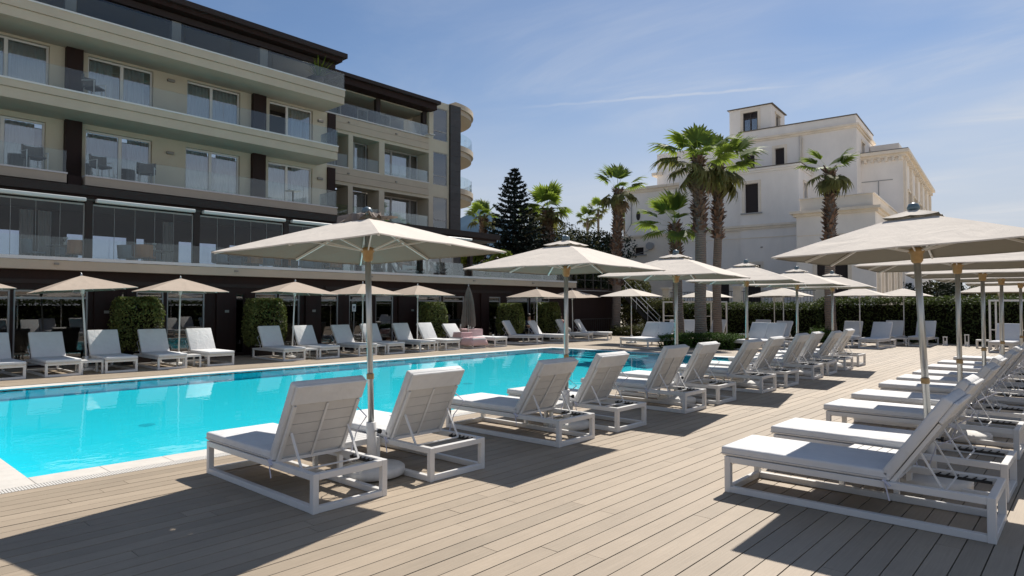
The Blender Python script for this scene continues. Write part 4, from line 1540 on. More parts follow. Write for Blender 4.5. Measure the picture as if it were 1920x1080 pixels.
gp = 'square ecru parasols along the near pool edge'
parasol('square ecru parasol in front, its vent flap crumpled, over the nearest poolside loungers', -5.80, 4.20, R(13), gp,
        half=1.10, rim=2.39, apex=2.77, crumple=True, tilt=(0, R(-1.95)))
pb = parasol('second square ecru parasol of the near pool edge, centre of the photo', -5.92, 7.76, R(4), gp, half=1.09, rim=2.35, apex=2.75)
for x, y, rz, lab in [(-5.92, 11.15, 8, 'third square parasol of the near pool edge, before the short palm'),
                      (-5.95, 14.5, 12, 'fourth square parasol of the near pool edge, behind the third'),
                      (-5.95, 17.80, 5, 'fifth square parasol of the near pool edge, before the villa door'),
                      (-5.95, 20.85, 8, 'farthest square parasol of the near pool edge')]:
    copy_tree(pb, (x, y, 0), R(rz), lab, gp)
gr_ = 'square ecru parasols of the right-hand row'
for k, (x, y, rz, tx, ty) in enumerate([(-1.29, 7.72, 2, .8, -2.4), (-1.44, 10.70, 5, .3, -.3), (-1.53, 13.95, 7, 0, 0), (-1.52, 16.75, 3, 0, 0), (-1.46, 20.2, 6, 0, 0)]):
    lab = ['big square ecru parasol at the right front, cut by the edge of the photo', 'second square parasol of the right-hand row, just behind the big front one',
           'third square parasol of the right-hand row, silver pole', 'fourth square parasol of the right-hand row', 'last square parasol of the right-hand row at the photo edge'][k]
    o = copy_tree(pb, (x, y, 0), R(rz), lab, gr_)
    o.rotation_euler = (R(tx), R(ty), R(rz))
gf = 'sand coloured parasols across the pool by the hotel'
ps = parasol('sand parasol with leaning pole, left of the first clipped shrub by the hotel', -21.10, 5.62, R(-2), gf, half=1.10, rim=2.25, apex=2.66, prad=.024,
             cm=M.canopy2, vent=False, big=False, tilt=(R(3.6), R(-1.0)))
for x, y, rz, lab, tl in [(-21.1, 2.62, 4, 'sand parasol cut off by the left edge of the photo by the hotel', 0),
                          (-21.08, 8.05, -6, 'sand parasol above the first clipped shrub in front of the hotel', -.5),
                          (-21.05, 11.82, -5, 'sand parasol beside the second clipped shrub in front of the hotel', -2.0),
                          (-21.0, 14.72, 2, 'sand parasol half hidden by the pole of the front parasol', 0),
                          (-21.0, 17.42, 1, 'sand parasol left of the folded parasol, over the third clipped shrub', 0),
                          (-20.95, 25.05, 4, 'sand parasol first right of the folded parasol', 0),
                          (-20.95, 28.05, 0, 'sand parasol second right of the folded parasol, thin crooked pole', 1.5)]:
    o = copy_tree(ps, (x, y, 0), R(rz), lab, gf)
    o.rotation_euler = (R(tl), 0, R(rz))
gh = 'pale parasols by the hedge'
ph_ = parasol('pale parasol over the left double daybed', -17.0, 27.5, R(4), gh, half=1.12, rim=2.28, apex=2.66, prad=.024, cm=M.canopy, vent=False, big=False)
for x, y, rz, lab in [(-15.75, 32.9, 4, 'pale parasol behind the tall palm trunks'), (-12.5, 34.0, 0, 'low pale parasol against the hedge under the villa door'),
                      (-11.05, 31.2, 6, 'pale parasol over the loungers right of the divided daybed'),
                      (-8.25, 33.0, 2, 'pale parasol before the hedge, left of the last one'), (-7.05, 35.9, 3, 'small pale parasol nearest the hedge, by the front silver pole'),
                      (-2.6, 28.0, 5, 'pale parasol at the right edge of the photo before the hedge')]:
    copy_tree(ph_, (x, y, 0), R(rz), lab, gh)

# folded parasol
t = thing('folded_parasol', 'taupe parasol folded shut beside the lounger with pink towels', 'parasol', (-21.0, 20.35, 0))
MB().lathe([(.24, 0), (.27, .01), (.27, .06), (.06, .08)], 18).build('base', M.cement, t, smooth=True)
MB().tube([(0, 0, .081), (0, 0, 2.60)], .024, 10).build('pole', M.white, t, smooth=True)
mb = MB()
n, prof = 32, [(.03, 2.68), (.09, 2.52), (.15, 2.25), (.19, 1.9), (.225, 1.5), (.25, 1.2), (.25, 1.0)]
vs, fs = [], []
for j, (r, z) in enumerate(prof):
    for k in range(n):
        a = 2 * math.pi * k / n
        rr = r * (1 + (.30 if k % 2 else -.22) * min(1, j / 3) + random.uniform(-.08, .08))
        zz = z - (random.uniform(0, .20) if j == len(prof) - 1 else 0)
        vs.append((rr * math.cos(a), rr * math.sin(a), zz))
for j in range(len(prof) - 1):
    for k in range(n):
        fs.append((j * n + k, j * n + (k + 1) % n, (j + 1) * n + (k + 1) % n, (j + 1) * n + k))
mb.add(vs, fs).build('folded_canopy', M.taupe, t)
MB().lathe([(.01, 2.68), (.03, 2.70), (.02, 2.76), (.004, 2.80)], 10).build('finial', M.pole, t)


# ================================================================== towels and trays by the folded parasol
def drape(name, label, cat, m, x0, x1, y0, y1, zt, drop, amp=.015):
    nx, ny = 14, 14
    vs = []
    for i in range(nx + 1):
        for j in range(ny + 1):
            u, v = i / nx, j / ny
            x, y = x0 + (x1 - x0) * u, y0 + (y1 - y0) * v
            z = zt + amp * math.sin(9 * u + 4 * v) * math.sin(7 * v + 1)
            e = min(u, 1 - u, v, 1 - v)
            z -= drop * max(0, 1 - e / .14) ** 1.5
            vs.append((x + random.uniform(-.005, .005), y, z))
    fs = [(i * (ny + 1) + j, (i + 1) * (ny + 1) + j, (i + 1) * (ny + 1) + j + 1, i * (ny + 1) + j + 1) for i in range(nx) for j in range(ny)]
    cx, cy = (x0 + x1) / 2, (y0 + y1) / 2
    o = MB().add(vs, fs).build(name, m, off=(cx, cy, 0), smooth=True)
    md = o.modifiers.new('thick', 'SOLIDIFY')
    md.thickness = .018
    o.location = (cx, cy, 0)
    return tag(o, label, cat)


drape('towel', 'pink towel hanging over the foot of the covered lounger', 'towel', M.pink, -20.45, -19.66, 19.28, 20.26, LH + .125, .34)
tw = MB()
for k in range(4):
    tw.box(-21.05 + k * .012, -20.50 + k * .01, 19.42 + .01 * (k % 2), 20.12, LH + .10 + k * .055, LH + .152 + k * .055)
tag(tw.build('towel_stack', M.pink, bevel=.02, segs=2, off=(-20.78, 19.77, 0)), 'folded pink towels piled on the middle of the covered lounger', 'towels').location = (-20.78, 19.77, 0)
t = thing('linen_table', 'small table with a pale cloth, trays and glasses behind the pink towels', 'table', (-21.6, 20.95, 0))
MB().box(-.42, .42, -.45, .45, .72, .75).build('tabletop', M.white, t, bevel=.005)
cl = MB()
n = 40
vs = []
for k in range(n):
    a = 2 * math.pi * k / n
    c_, s_ = math.cos(a), math.sin(a)
    q = max(abs(c_), abs(s_))
    x, y = .44 * c_ / q, .47 * s_ / q
    w = .02 * math.sin(k * 2.3)
    vs += [(x, y, .755), (x * (1.03 + w), y * (1.03 + w), .30)]
cl.add(vs, [(2 * k, (2 * k + 2) % (2 * n), (2 * k + 3) % (2 * n), 2 * k + 1) for k in range(n)] + [tuple(2 * k for k in range(n))])
cl.build('cloth', M.pink, t)
for x in (-.38, .34):
    for y in (-.41, .37):
        MB().box(x, x + .04, y, y + .04, 0, .718).build('leg', M.white, t)
for k, (dx, dy) in enumerate([(-.2, -.3), (.0, .25)]):
    o = thing('water_jug', ['glass water jug at the left end of the cloth-covered table', 'glass water jug at the right end of the cloth-covered table'][k], 'jug', (-21.6 + dx, 20.95 + dy, .757))
    MB().lathe([(.05, 0), (.062, .04), (.055, .16), (.045, .22)], 12).build('body', M.cloth, o, smooth=True)
    MB().tube([(.05, 0, .19), (.10, 0, .16), (.10, 0, .08), (.058, 0, .05)], .008, 6).build('handle', M.cloth, o)
o = thing('tray', 'dark tray of glasses on the cloth-covered table', 'tray', (-21.5, 20.98, .757))
MB().lathe([(.17, 0), (.19, .02), (.18, .02), (.165, .008)], 18).build('dish', M.black, o)
for k in range(5):
    MB().lathe([(.02, .01), (.028, .10), (.026, .10), (.018, .02)], 8, (.10 * math.cos(k * 1.256), .10 * math.sin(k * 1.256), 0)).build('drinking_glass', M.cloth, o)
o = thing('cup', 'white cup at the edge of the flat lounger beside the pink towels', 'cup', (-20.2, 21.1, LH + .10))
MB().lathe([(.03, 0), (.045, .09), (.041, .09), (.027, .01)], 12).build('bowl', M.cloth, o, smooth=True)
MB().tube([(.04, 0, .075), (.075, 0, .06), (.072, 0, .03), (.035, 0, .02)], .006, 6).build('handle', M.cloth, o)


# ================================================================== white pergola frames, lanterns, notice, stair
def gazebo(label, x, y, w, d, h, rails):
    t = thing('pergola_frame', label, 'frame', (x, y, 0))
    p = .07
    for a in (0, w - p):
        for b_ in (0, d - p):
            MB().box(a, a + p, b_, b_ + p, 0, h - p).build('post', M.white, t)
    tb = MB().box(0, w, 0, p, h - p + .002, h).box(0, w, d - p, d, h - p + .002, h)
    tb.box(0, p, p + .001, d - p - .001, h - p + .002, h).box(w - p, w, p + .001, d - p - .001, h - p + .002, h)
    tb.build('top_rail', M.white, t)
    for z, a, b_, yy in rails:
        MB().box(a, b_, yy - .02, yy + .02, z - .02, z + .02).build('rail', M.white, t)
    return t


gazebo('white square pergola frame without cloth behind the palm trunks', -18.58, 33.4, 2.95, 2.0, 2.07, [(1.25, .072, 1.2, .035), (1.01, .072, 1.2, .035), (1.25, 1.9, 2.87, .035)])
gazebo('white square pergola frame at the right before the hedge', -3.48, 33.4, 2.9, 2.2, 2.07, [(.82, .072, 2.82, .035)])
for k, (x, y, h, lab) in enumerate([(-5.32, 35.4, .40, 'white garden lantern at the foot of the hedge, left one'), (-4.50, 35.4, .52, 'taller white garden lantern at the foot of the hedge')]):
    o = thing('garden_lantern', lab, 'lantern', (x, y, 0))
    MB().box(-.10, .10, -.10, .10, 0, .05).build('base', M.white, o)
    for a in (-.08, .05):
        for b_ in (-.08, .05):
            MB().box(a, a + .03, b_, b_ + .03, .052, h - .03).build('corner_post', M.white, o)
    MB().box(-.09, .09, -.09, .09, h - .028, h).build('lid', M.white, o)
    MB().lathe([(.04, .052), (.04, .2)], 10).build('candle', M.cloth, o)

o = thing('notice_board', 'small white notice on a thin pole before the dark hotel pier', 'notice', (-22.9, 15.62, 0))
MB().lathe([(.14, 0), (.14, .03), (.02, .035)], 14).build('foot', M.steel, o)
MB().tube([(0, 0, .036), (0, 0, 1.56)], .014, 8).build('pole', M.aframe, o)
MB().box(-.008, .010, -.085, .085, 1.58, 1.88).build('plate', M.sign, o)
MB().box(.0105, .013, -.05, .05, 1.70, 1.81).box(.0105, .013, -.06, .06, 1.64, 1.66).build('printed_panel', M.inkgrey, o)

o = thing('outdoor_stair', 'dark steel stair with thin pale handrails at the end of the terrace', 'stair', (-22.6, 35.75, 0))
for s in (0, 1.15):
    MB().bar((0, s, 2.45), (2.6, s, .12), .05, .22).build('stringer', M.steel, o)
for k in range(12):
    x = .15 + k * .205
    MB().box(x, x + .26, .03, 1.12, 2.42 - k * .184 - .03, 2.42 - k * .184).build('tread', M.roofd, o)
for s in (-.04, 1.19):
    for dz in (.95, .62, .30):
        MB().tube([(0, s, 2.5 + dz), (2.6, s, .17 + dz)], .018, 6).build('handrail', M.sill, o)
    for k in range(4):
        x = .1 + k * .8
        MB().tube([(x, s, 2.41 - x * .897), (x, s, 3.36 - x * .897)], .018, 6).build('baluster', M.sill, o)


# ================================================================== plants
def cloud_in(rng, n, fn):
    """n points with outward normals, drawn by fn(rng, n) -> P, N"""
    return fn(rng, n)


def box_leaves(rng, n, sx, sy, sz, fuzz, edge=.45):
    """points in the outer skin of a rounded box standing on z=0"""
    P = np.empty((n, 3))
    N = np.zeros((n, 3))
    w = np.array([sy * sz, sy * sz, sx * sz, sx * sz, sx * sy * 1.5])
    face = rng.choice(5, n, p=w / w.sum())
    u, v = rng.random(n), rng.random(n)
    d = np.abs(rng.normal(size=n)) * fuzz
    for k in range(5):
        i = face == k
        if k < 2:
            s = 1 if k else -1
            P[i] = np.stack([s * (sx / 2 - d[i]), (u[i] - .5) * sy, v[i] * sz], 1)
            N[i, 0] = s
        elif k < 4:
            s = 1 if k == 3 else -1
            P[i] = np.stack([(u[i] - .5) * sx, s * (sy / 2 - d[i]), v[i] * sz], 1)
            N[i, 1] = s
        else:
            P[i] = np.stack([(u[i] - .5) * sx, (v[i] - .5) * sy, sz - d[i]], 1)
            N[i, 2] = 1
    bump = .5 * fuzz * (np.sin(P[:, 0] * 3.1 + 1) + np.sin(P[:, 1] * 2.7) + np.sin(P[:, 2] * 4.3 + P[:, 0] * 2))
    P += N * bump[:, None] + rng.normal(size=(n, 3)) * fuzz * .35
    N[:, 2] += .35
    return P, N


def hedge_thing(label, x, y, rz, sx, sy, sz, n, size, m, z0=0.0, fuzz=.10, name='hedge', cat='hedge', rng=None):
    rng = rng or np.random.default_rng(int(abs(x * 100 + y * 10)) + 3)
    t = thing(name, label, cat, (x, y, 0), rz)
    P, N = box_leaves(rng, n, sx, sy, sz, fuzz)
    # loose shoots above the clipped top
    k = n // 9
    Q = np.stack([(rng.random(k) - .5) * sx, (rng.random(k) - .5) * sy, sz + np.abs(rng.normal(size=k)) * fuzz * .9], 1)
    P = np.concatenate([P, Q])
    N = np.concatenate([N, np.tile([0, 0, 1.0], (k, 1))])
    P[:, 2] = np.maximum(P[:, 2], .03) + z0
    V = leaf_quads(P, N, size, rng)
    o = link(bpy.data.objects.new('foliage', quads_mesh('foliage', V, m)), t)
    o['kind'] = 'stuff'
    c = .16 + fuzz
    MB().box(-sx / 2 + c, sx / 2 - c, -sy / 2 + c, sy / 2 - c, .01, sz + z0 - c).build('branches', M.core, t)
    return t


hedge_thing('tall clipped dark hedge behind the loungers at the right', -1.6, 38.0, R(2), 19.5, 1.7, 2.12, 30000, .065, M.hedge)
hedge_thing('lower hedge left of the tall one, below the villa, behind the palm trunks', -16.2, 37.0, R(-1), 10.6, 1.5, 1.86, 15000, .065, M.hedge)
hedge_thing('hedge along the right edge of the deck, beside the last parasols', 5.2, 22.0, 0, 1.6, 29.0, 2.1, 9000, .10, M.hedge)
hedge_thing('rough hedge with bare twigs beside the dark stair', -20.2, 36.6, R(-8), 2.6, 1.4, 2.0, 4500, .07, M.olive, fuzz=.2)
for k, (x, y, sx, sy, sz, lab) in enumerate([(-12.55, 26.6, 3.0, 1.25, .56, 'low clipped green box hedge at the foot of the tallest palms'),
                                              (-13.6, 25.4, 1.1, 1.0, .52, 'left end of the low box hedge by the daybed, darker and rounder')]):
    hedge_thing(lab, x, y, R(-8), sx, sy, sz, 7000 if k == 0 else 2600, .035, M.box, fuzz=.06, name='box_hedge')
hedge_thing('small green shrub at the foot of the right-hand palm', -10.3, 34.4, 0, 1.1, .8, .55, 1500, .05, M.box, fuzz=.12, name='low_shrub', cat='shrub')
hedge_thing('brown-green low planting at the bottom of the stair', -21.3, 34.2, R(10), 2.2, .9, .45, 2200, .06, M.olive, fuzz=.15, name='low_shrub', cat='shrub')


def topiary(label, x, y, w, d, z0, z1, n, seed):
    rng = np.random.default_rng(seed)
    t = thing('clipped_shrub', label, 'shrub', (x, y, 0), 0, 'clipped shrubs before the hotel')
    P, N = box_leaves(rng, n, d, w, z1 - z0, .085)
    # round the corners off
    h = (z1 - z0) / 2
    q = np.abs(P - np.array([0, 0, h])) / np.array([d / 2, w / 2, h])
    s = np.linalg.norm(q, axis=1)
    f = np.where(s > 1.42, 1.42 / s, 1.0)[:, None]
    P = (P - np.array([0, 0, h])) * f + np.array([0, 0, h])
    k = n // 6
    Q = np.stack([(rng.random(k) - .5) * d * .8, (rng.random(k) - .5) * w * .85, 2 * h + rng.random(k) * .10], 1)
    P = np.concatenate([P, Q]); N = np.concatenate([N, np.tile([0, 0, 1.0], (k, 1))])
    P[:, 2] += z0
    o = link(bpy.data.objects.new('crown', quads_mesh('crown', leaf_quads(P, N, .042, rng), M.leaf)), t)
    o['kind'] = 'stuff'
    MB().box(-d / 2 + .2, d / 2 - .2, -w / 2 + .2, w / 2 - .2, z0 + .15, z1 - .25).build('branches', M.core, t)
    tr = MB()
    for k in range(4):
        tr.tube([(.05 * math.cos(k * 1.6), .05 * math.sin(k * 1.6), .3), (.22 * math.cos(k * 1.6), .3 * math.sin(k * 1.6), z0 + .3)], [.025, .016], 6)
    tr.build('stem', M.bark, t)
    MB().box(-.28, .28, -.35, .35, 0, .34).build('planter', M.pot, t, bevel=.01)
    MB().box(-.25, .25, -.32, .32, .341, .35).build('planter_soil', M.core, t)


for k, (x, y, w, z0, z1, lab) in enumerate([(-22.45, 7.30, 1.30, .40, 1.98, 'largest clipped shrub, between the two left sand parasols'),
                                            (-22.45, 11.50, 1.30, .40, 1.97, 'clipped shrub beside the third sand parasol from the left'),
                                            (-22.4, 19.45, 1.15, .40, 1.88, 'clipped rounder shrub left of the folded parasol'),
                                            (-22.3, 24.55, 1.35, .40, 1.84, 'yellowish clipped shrub first right of the folded parasol'),
                                            (-22.3, 27.6, 1.35, .40, 1.90, 'clipped shrub behind the white pole of the second poolside parasol')]):
    topiary(lab, x, y, w, .80, z0, z1, 6500, 40 + k)


# ---- fan palms
def fan_frond(rng, Rl=.95, pet=.95, nseg=26, droop=.35, spread=118):
    """a stalk and a pleated fan whose finger tips hang; grows along +x, face up"""
    vs, fs = [], []

    def strip(pts, wid, side):
        b = len(vs)
        for p, w in zip(pts, wid):
            vs.append(tuple(p - side * w)); vs.append(tuple(p + side * w))
        for i in range(len(pts) - 1):
            fs.append((b + 2 * i, b + 2 * i + 1, b + 2 * i + 3, b + 2 * i + 2))
    sagp = .10 * pet
    strip([Vector((pet * t, 0, -sagp * t * t)) for t in (0, .33, .66, 1)], [.028, .020, .016, .012], Vector((0, 1, 0)))
    hub = Vector((pet, 0, -sagp))
    for k in range(nseg):
        a = R(-spread + 2 * spread * k / (nseg - 1) + rng.uniform(-2, 2))
        d = Vector((math.cos(a), math.sin(a), 0))
        side = Vector((-math.sin(a), math.cos(a), 0))
        ln = Rl * (1 - .25 * (abs(a) / R(spread)) ** 2) * rng.uniform(.9, 1.08)
        w = ln * R(2 * spread / (nseg - 1)) * .54
        cup = .10 * (abs(a) / R(spread)) ** 1.5
        dr = droop * rng.uniform(.6, 1.4)
        pts, wd = [], []
        for t, ww in ((.05, .10), (.35, .45), (.60, .62), (.80, .34), (1.0, .02)):
            z = cup * t - dr * max(0, t - .5) ** 1.6 * 2.2 * ln + (.018 if k % 2 else -.018) * t
            back = .10 * dr * max(0, t - .6)
            pts.append(hub + d * ln * (t - back) + Vector((0, 0, z)))
            wd.append(w * ww / .62 * (1 if t < .6 else 1))
        strip(pts, wd, side)
    return MB().add(vs, fs)


rngf = random.Random(3)
FR = [fan_frond(rngf, droop=.22).mesh('frond', M.frond, normals=False),
      fan_frond(rngf, droop=.40).mesh('frond', M.frond, normals=False),
      fan_frond(rngf, droop=.60, spread=112).mesh('frond', M.frondo, normals=False),
      fan_frond(rngf, Rl=.8, pet=.7, droop=.9, nseg=16, spread=95).mesh('dry_frond', M.dead, normals=False),
      fan_frond(rngf, Rl=1.05, pet=.85, droop=.34, nseg=18, spread=62).mesh('frond', M.frond, normals=False)]


def palm(label, x, y, zc, r0, r1, boot, seed, spec=None, nf=22, size=1.0, lean=(0, 0), skirt=True, group='fan palms', bw=1.75, small=False):
    """trunk to the height zc, rough leaf bases above boot, a crown of fans"""
    rng = random.Random(seed)
    t = thing('fan_palm', label, 'palm tree', (x, y, 0), 0, group)
    top = Vector((lean[0], lean[1], zc))
    pts, rad = [], []
    n = 16
    for k in range(n + 1):
        f = k / n
        pts.append((lean[0] * f ** 1.4 + .03 * math.sin(f * 9 + seed), lean[1] * f ** 1.4, zc * f))
        rad.append((r0 + (r1 - r0) * f) * (1.25 - .25 * min(1, f * 9)) * (1 + .035 * math.sin(k * 2.7)))
    MB().tube(pts, rad, 14).build('trunk', M.trunk, t, smooth=True)
    if boot is not None:
        vb, fb = [], []
        m = int((zc - boot) * (60 if not small else 26))
        for k in range(m):
            f = boot + (zc - boot) * (k / m)
            a = k * 2.399 + rng.uniform(-.3, .3)
            q = f / zc
            c = Vector((lean[0] * q ** 1.4, lean[1] * q ** 1.4, f))
            rr = (r0 + (r1 - r0) * q) * (1.0 + .12 * math.sin(f * 5 + seed))
            o = Vector((math.cos(a), math.sin(a), 0))
            s = Vector((-o.y, o.x, 0)) * .055 * bw
            tip = c + o * rr * (bw + rng.uniform(-.25, .35)) + Vector((0, 0, rng.uniform(.10, .34)))
            b0 = c + o * rr * .75
            b_ = len(vb)
            vb += [tuple(b0 - s), tuple(b0 + s), tuple(tip + s * .45), tuple(tip - s * .45), tuple(b0 + o * .09 + Vector((0, 0, .16)))]
            fb += [(b_, b_ + 1, b_ + 2, b_ + 3), (b_, b_ + 4, b_ + 3), (b_ + 1, b_ + 4, b_ + 2)]
        o = MB().add(vb, fb).build('leaf_bases', M.boots, t, normals=False)
        o['kind'] = 'stuff'
    fr = spec if spec else []
    if not spec:
        for k in range(nf):
            q = (k + .5) / nf
            el = 82 - 120 * q ** .9 + rng.uniform(-10, 10)
            fr.append((k * 137.5 + rng.uniform(-14, 14), el, rng.uniform(.85, 1.12), 0 if el > 45 else (1 if el > 0 else 2)))
    for az, el, sc, kind in fr:
        o = link(bpy.data.objects.new('frond', FR[kind]), t)
        o.location = top + Vector((0, 0, rng.uniform(-.12, .06)))
        o.rotation_euler = Euler((R(rng.uniform(-18, 18)), -R(el), R(az)), 'XYZ')
        s = sc * size
        o.scale = (s, s, s)
    if skirt:
        for k in range(8):
            o = link(bpy.data.objects.new('dry_frond', FR[3]), t)
            o.location = top + Vector((0, 0, -.15 - .3 * rng.random()))
            o.rotation_euler = Euler((R(rng.uniform(-30, 30)), R(rng.uniform(48, 78)), R(k * 47 + rng.uniform(-15, 15))), 'XYZ')
            s = size * rng.uniform(.6, .9)
            o.scale = (s, s, s)
    return t


P_TALL = [(132, 78, .98, 0), (160, 62, .95, 0), (105, 66, .95, 0), (222, 24, 1.25, 1), (208, 4, 1.12, 2), (240, 45, 1.0, 1), (222, -22, .9, 2), (42, 40, 1.05, 1),
          (60, 12, 1.05, 1), (-48, 14, .8, 1), (-48, -32, .85, 2), (-95, -8, .9, 2), (0, -24, .9, 2), (222, -50, .95, 2), (42, -45, .95, 2), (-20, -58, .9, 2)]
P_BACK = [(42, 46, 1.15, 0), (36, 26, 1.25, 1), (60, 6, 1.0, 1), (20, 60, 1.0, 0), (132, 74, .95, 0), (-48, 35, .8, 1), (-48, -28, .95, 2), (0, -35, .95, 2),
          (80, -20, .9, 2), (222, 30, .95, 1), (222, -25, .8, 2), (-80, -40, .9, 2), (42, -52, 1.05, 2), (10, -62, 1.0, 2), (42, 12, 1.1, 4)]
P_SHORT = [(132, 86, 1.05, 4), (120, 74, 1.0, 4), (42, 80, .95, 4), (222, 74, .95, 4), (222, 32, 1.08, 4), (212, 12, 1.1, 1), (238, 50, .95, 4), (225, -14, .95, 1),
           (42, -2, 1.0, 1), (32, -26, .95, 1), (-48, 20, .75, 4), (-48, -32, .85, 1), (160, 55, .9, 0)]
P_TWO = [(222, 34, .95, 4), (210, 18, 1.0, 1), (232, 52, .9, 4), (42, 56, 1.0, 4), (30, 40, .95, 4), (58, 44, .95, 1), (-48, -30, .85, 2), (-10, -48, .9, 2),
         (-90, -44, .9, 2), (222, -24, .85, 2), (42, -28, .85, 2), (132, 20, .8, 1), (-48, 6, .65, 1), (222, -60, .8, 2), (42, -62, .8, 2)]
P_SHAG = [(132, 82, .98, 4), (205, 70, .98, 4), (215, 56, .95, 4), (100, 66, .95, 4), (222, 40, .9, 1), (42, 34, 1.05, 4), (52, 16, 1.0, 1), (-48, -25, .85, 2), (222, -30, .85, 2), (20, -26, .85, 2),
          (-48, 20, .7, 1), (-100, -40, .9, 2)]

palm('tallest fan palm with a grey ringed trunk, in front at the left of the villa', -13.22, 27.2, 8.45, .265, .225, 5.0, 3, spec=P_TALL, size=1.02, lean=(-.12, .1))
palm('fan palm leaning just behind the tallest one, fans spreading right', -14.18, 30.9, 8.9, .215, .19, 5.1, 8, spec=P_BACK, size=1.05, lean=(.15, .0))
palm('short fan palm with a bright green upright crown left of the tall pair', -14.55, 27.7, 5.65, .24, .20, 3.0, 14, spec=P_SHORT, size=.98, lean=(-.25, .1), skirt=False)
palm('fan palm with a compact two-lobed crown before the right wing of the villa', -10.0, 34.7, 8.6, .26, .20, 4.4, 21, spec=P_TWO, size=.92, lean=(.05, 0))
palm('fan palm with a shaggy brown trunk left of the villa', -22.55, 34.67, 9.15, .27, .23, 3.0, 5, spec=P_SHAG, size=1.05, lean=(.2, 0), bw=1.7)
palm('spreading fan palm behind the second parasol, right of the dark conifer', -32.6, 40.3, 9.5, .42, .36, 5.2, 33, nf=17, size=1.2)
palm('fan palm with a slim trunk beside the round balconies of the hotel', -36.4, 36.9, 8.9, .28, .24, 6.0, 41, nf=14, size=.85, skirt=False)
palm('thin palm half hidden behind the spreading palm and the conifer', -35.2, 41.4, 8.9, .18, .15, None, 45, nf=12, size=.95, skirt=True)
palm('left one of the two tiny distant palms on the skyline', -55.3, 77.6, 14.6, .24, .18, None, 51, nf=15, size=1.0, small=True, skirt=False)
palm('right and taller one of the two tiny distant palms on the skyline', -54.1, 78.6, 15.9, .22, .16, None, 57, nf=15, size=1.0, small=True, skirt=False)
palm('distant palm peeping out behind the shaggy palm left of the villa', -51.3, 81.2, 14.4, .22, .16, None, 63, nf=15, size=1.0, small=True, skirt=False)


# ---- conifer in whorls
def conifer(label, x, y, h, w, seed):
    rng = np.random.default_rng(seed)
    t = thing('conifer_tree', label, 'conifer', (x, y, 0))
    MB().tube([(0, 0, 0), (0, 0, h * .5), (0, 0, h)], [.34, .2, .02], 8).build('trunk', M.bark, t)
    P, N, br = [], [], MB()
    z = 2.2
    while z < h - .15:
        f = (h - z) / (h - 2.2)
        L = w * (f ** .72) * (.92 + .16 * rng.random())
        nb = 9 if f > .4 else 7
        a0 = rng.random() * 6.28
        for k in range(nb):
            a = a0 + 2 * math.pi * k / nb + rng.normal() * .10
            ll = L * (.80 + .35 * rng.random())
            up = .12 + .30 * (1 - f)
            d = np.array([math.cos(a), math.sin(a), 0])
            s = np.array([-math.sin(a), math.cos(a), 0])
            tip = d * ll + np.array([0, 0, z + up * ll - .10 * ll])
            br.tube([(0, 0, z), tuple(d * ll * .5 + np.array([0, 0, z - .03 * ll])), tuple(tip)], [.045 * f + .012, .03 * f + .01, .008], 4, caps=False)
            m = int(85 * ll / w * 1.6) + 14
            q = rng.random(m) ** .7
            lat = (rng.random(m) - .5) * 2 * ll * .30 * (1.08 - q)
            pz = z - .03 * ll * np.sin(q * 3.1) + (up - .10) * ll * q ** 1.8
            pp = d[None] * (q * ll)[:, None] + s[None] * lat[:, None]
            pp[:, 2] += pz + rng.normal(size=m) * .035
            P.append(pp)
            N.append(np.tile([0, 0, 1.0], (m, 1)))
        z += .30 + .20 * f
    P, N = np.concatenate(P), np.concatenate(N)
    V = leaf_quads(P, N, .155, rng, aspect=.38, jitter=.45)
    br.build('branches', M.bark, t, normals=False)
    o = link(bpy.data.objects.new('crown', quads_mesh('crown', V, M.conifer)), t)
    o['kind'] = 'stuff'


conifer('tall dark conifer with tiered branches behind the hotel terrace', -31.9, 35.6, 12.0, 3.3, 9)


def bush(label, x, y, w, d, h, n, size, m, seed, z0=0.0, name='bush', trunk=True):
    rng = np.random.default_rng(seed)
    t = thing(name, label, 'bush', (x, y, 0))
    K = 9
    C = np.stack([(rng.random(K) - .5) * w * .62, (rng.random(K) - .5) * d * .62, z0 + h * (.30 + .52 * rng.random(K))], 1)
    r = (.20 + .16 * rng.random(K)) * min(w, h)
    which = rng.integers(0, K, n)
    u = rng.normal(size=(n, 3))
    u /= np.linalg.norm(u, axis=1)[:, None]
    rad = (.55 + .5 * rng.random(n) ** .5)
    P = C[which] + u * (r[which] * rad)[:, None]
    P[:, 2] = np.maximum(P[:, 2], z0 + .05)
    o = link(bpy.data.objects.new('crown', quads_mesh('crown', leaf_quads(P, u, size, rng), m)), t)
    o['kind'] = 'stuff'
    tr = MB()
    for k in range(K):
        c = C[k]
        tr.tube([(0, 0, 0), (c[0] * .4, c[1] * .4, c[2] * .5), tuple(c)], [.10, .06, .025], 5)
    tr.build('trunk', M.bark, t)


def at_px(px, dep):
    f = 1223.0
    v = cam.rotation_euler.to_matrix() @ Vector(((px - 960) / f, 0, -1.0))
    return v.x * dep, v.y * dep


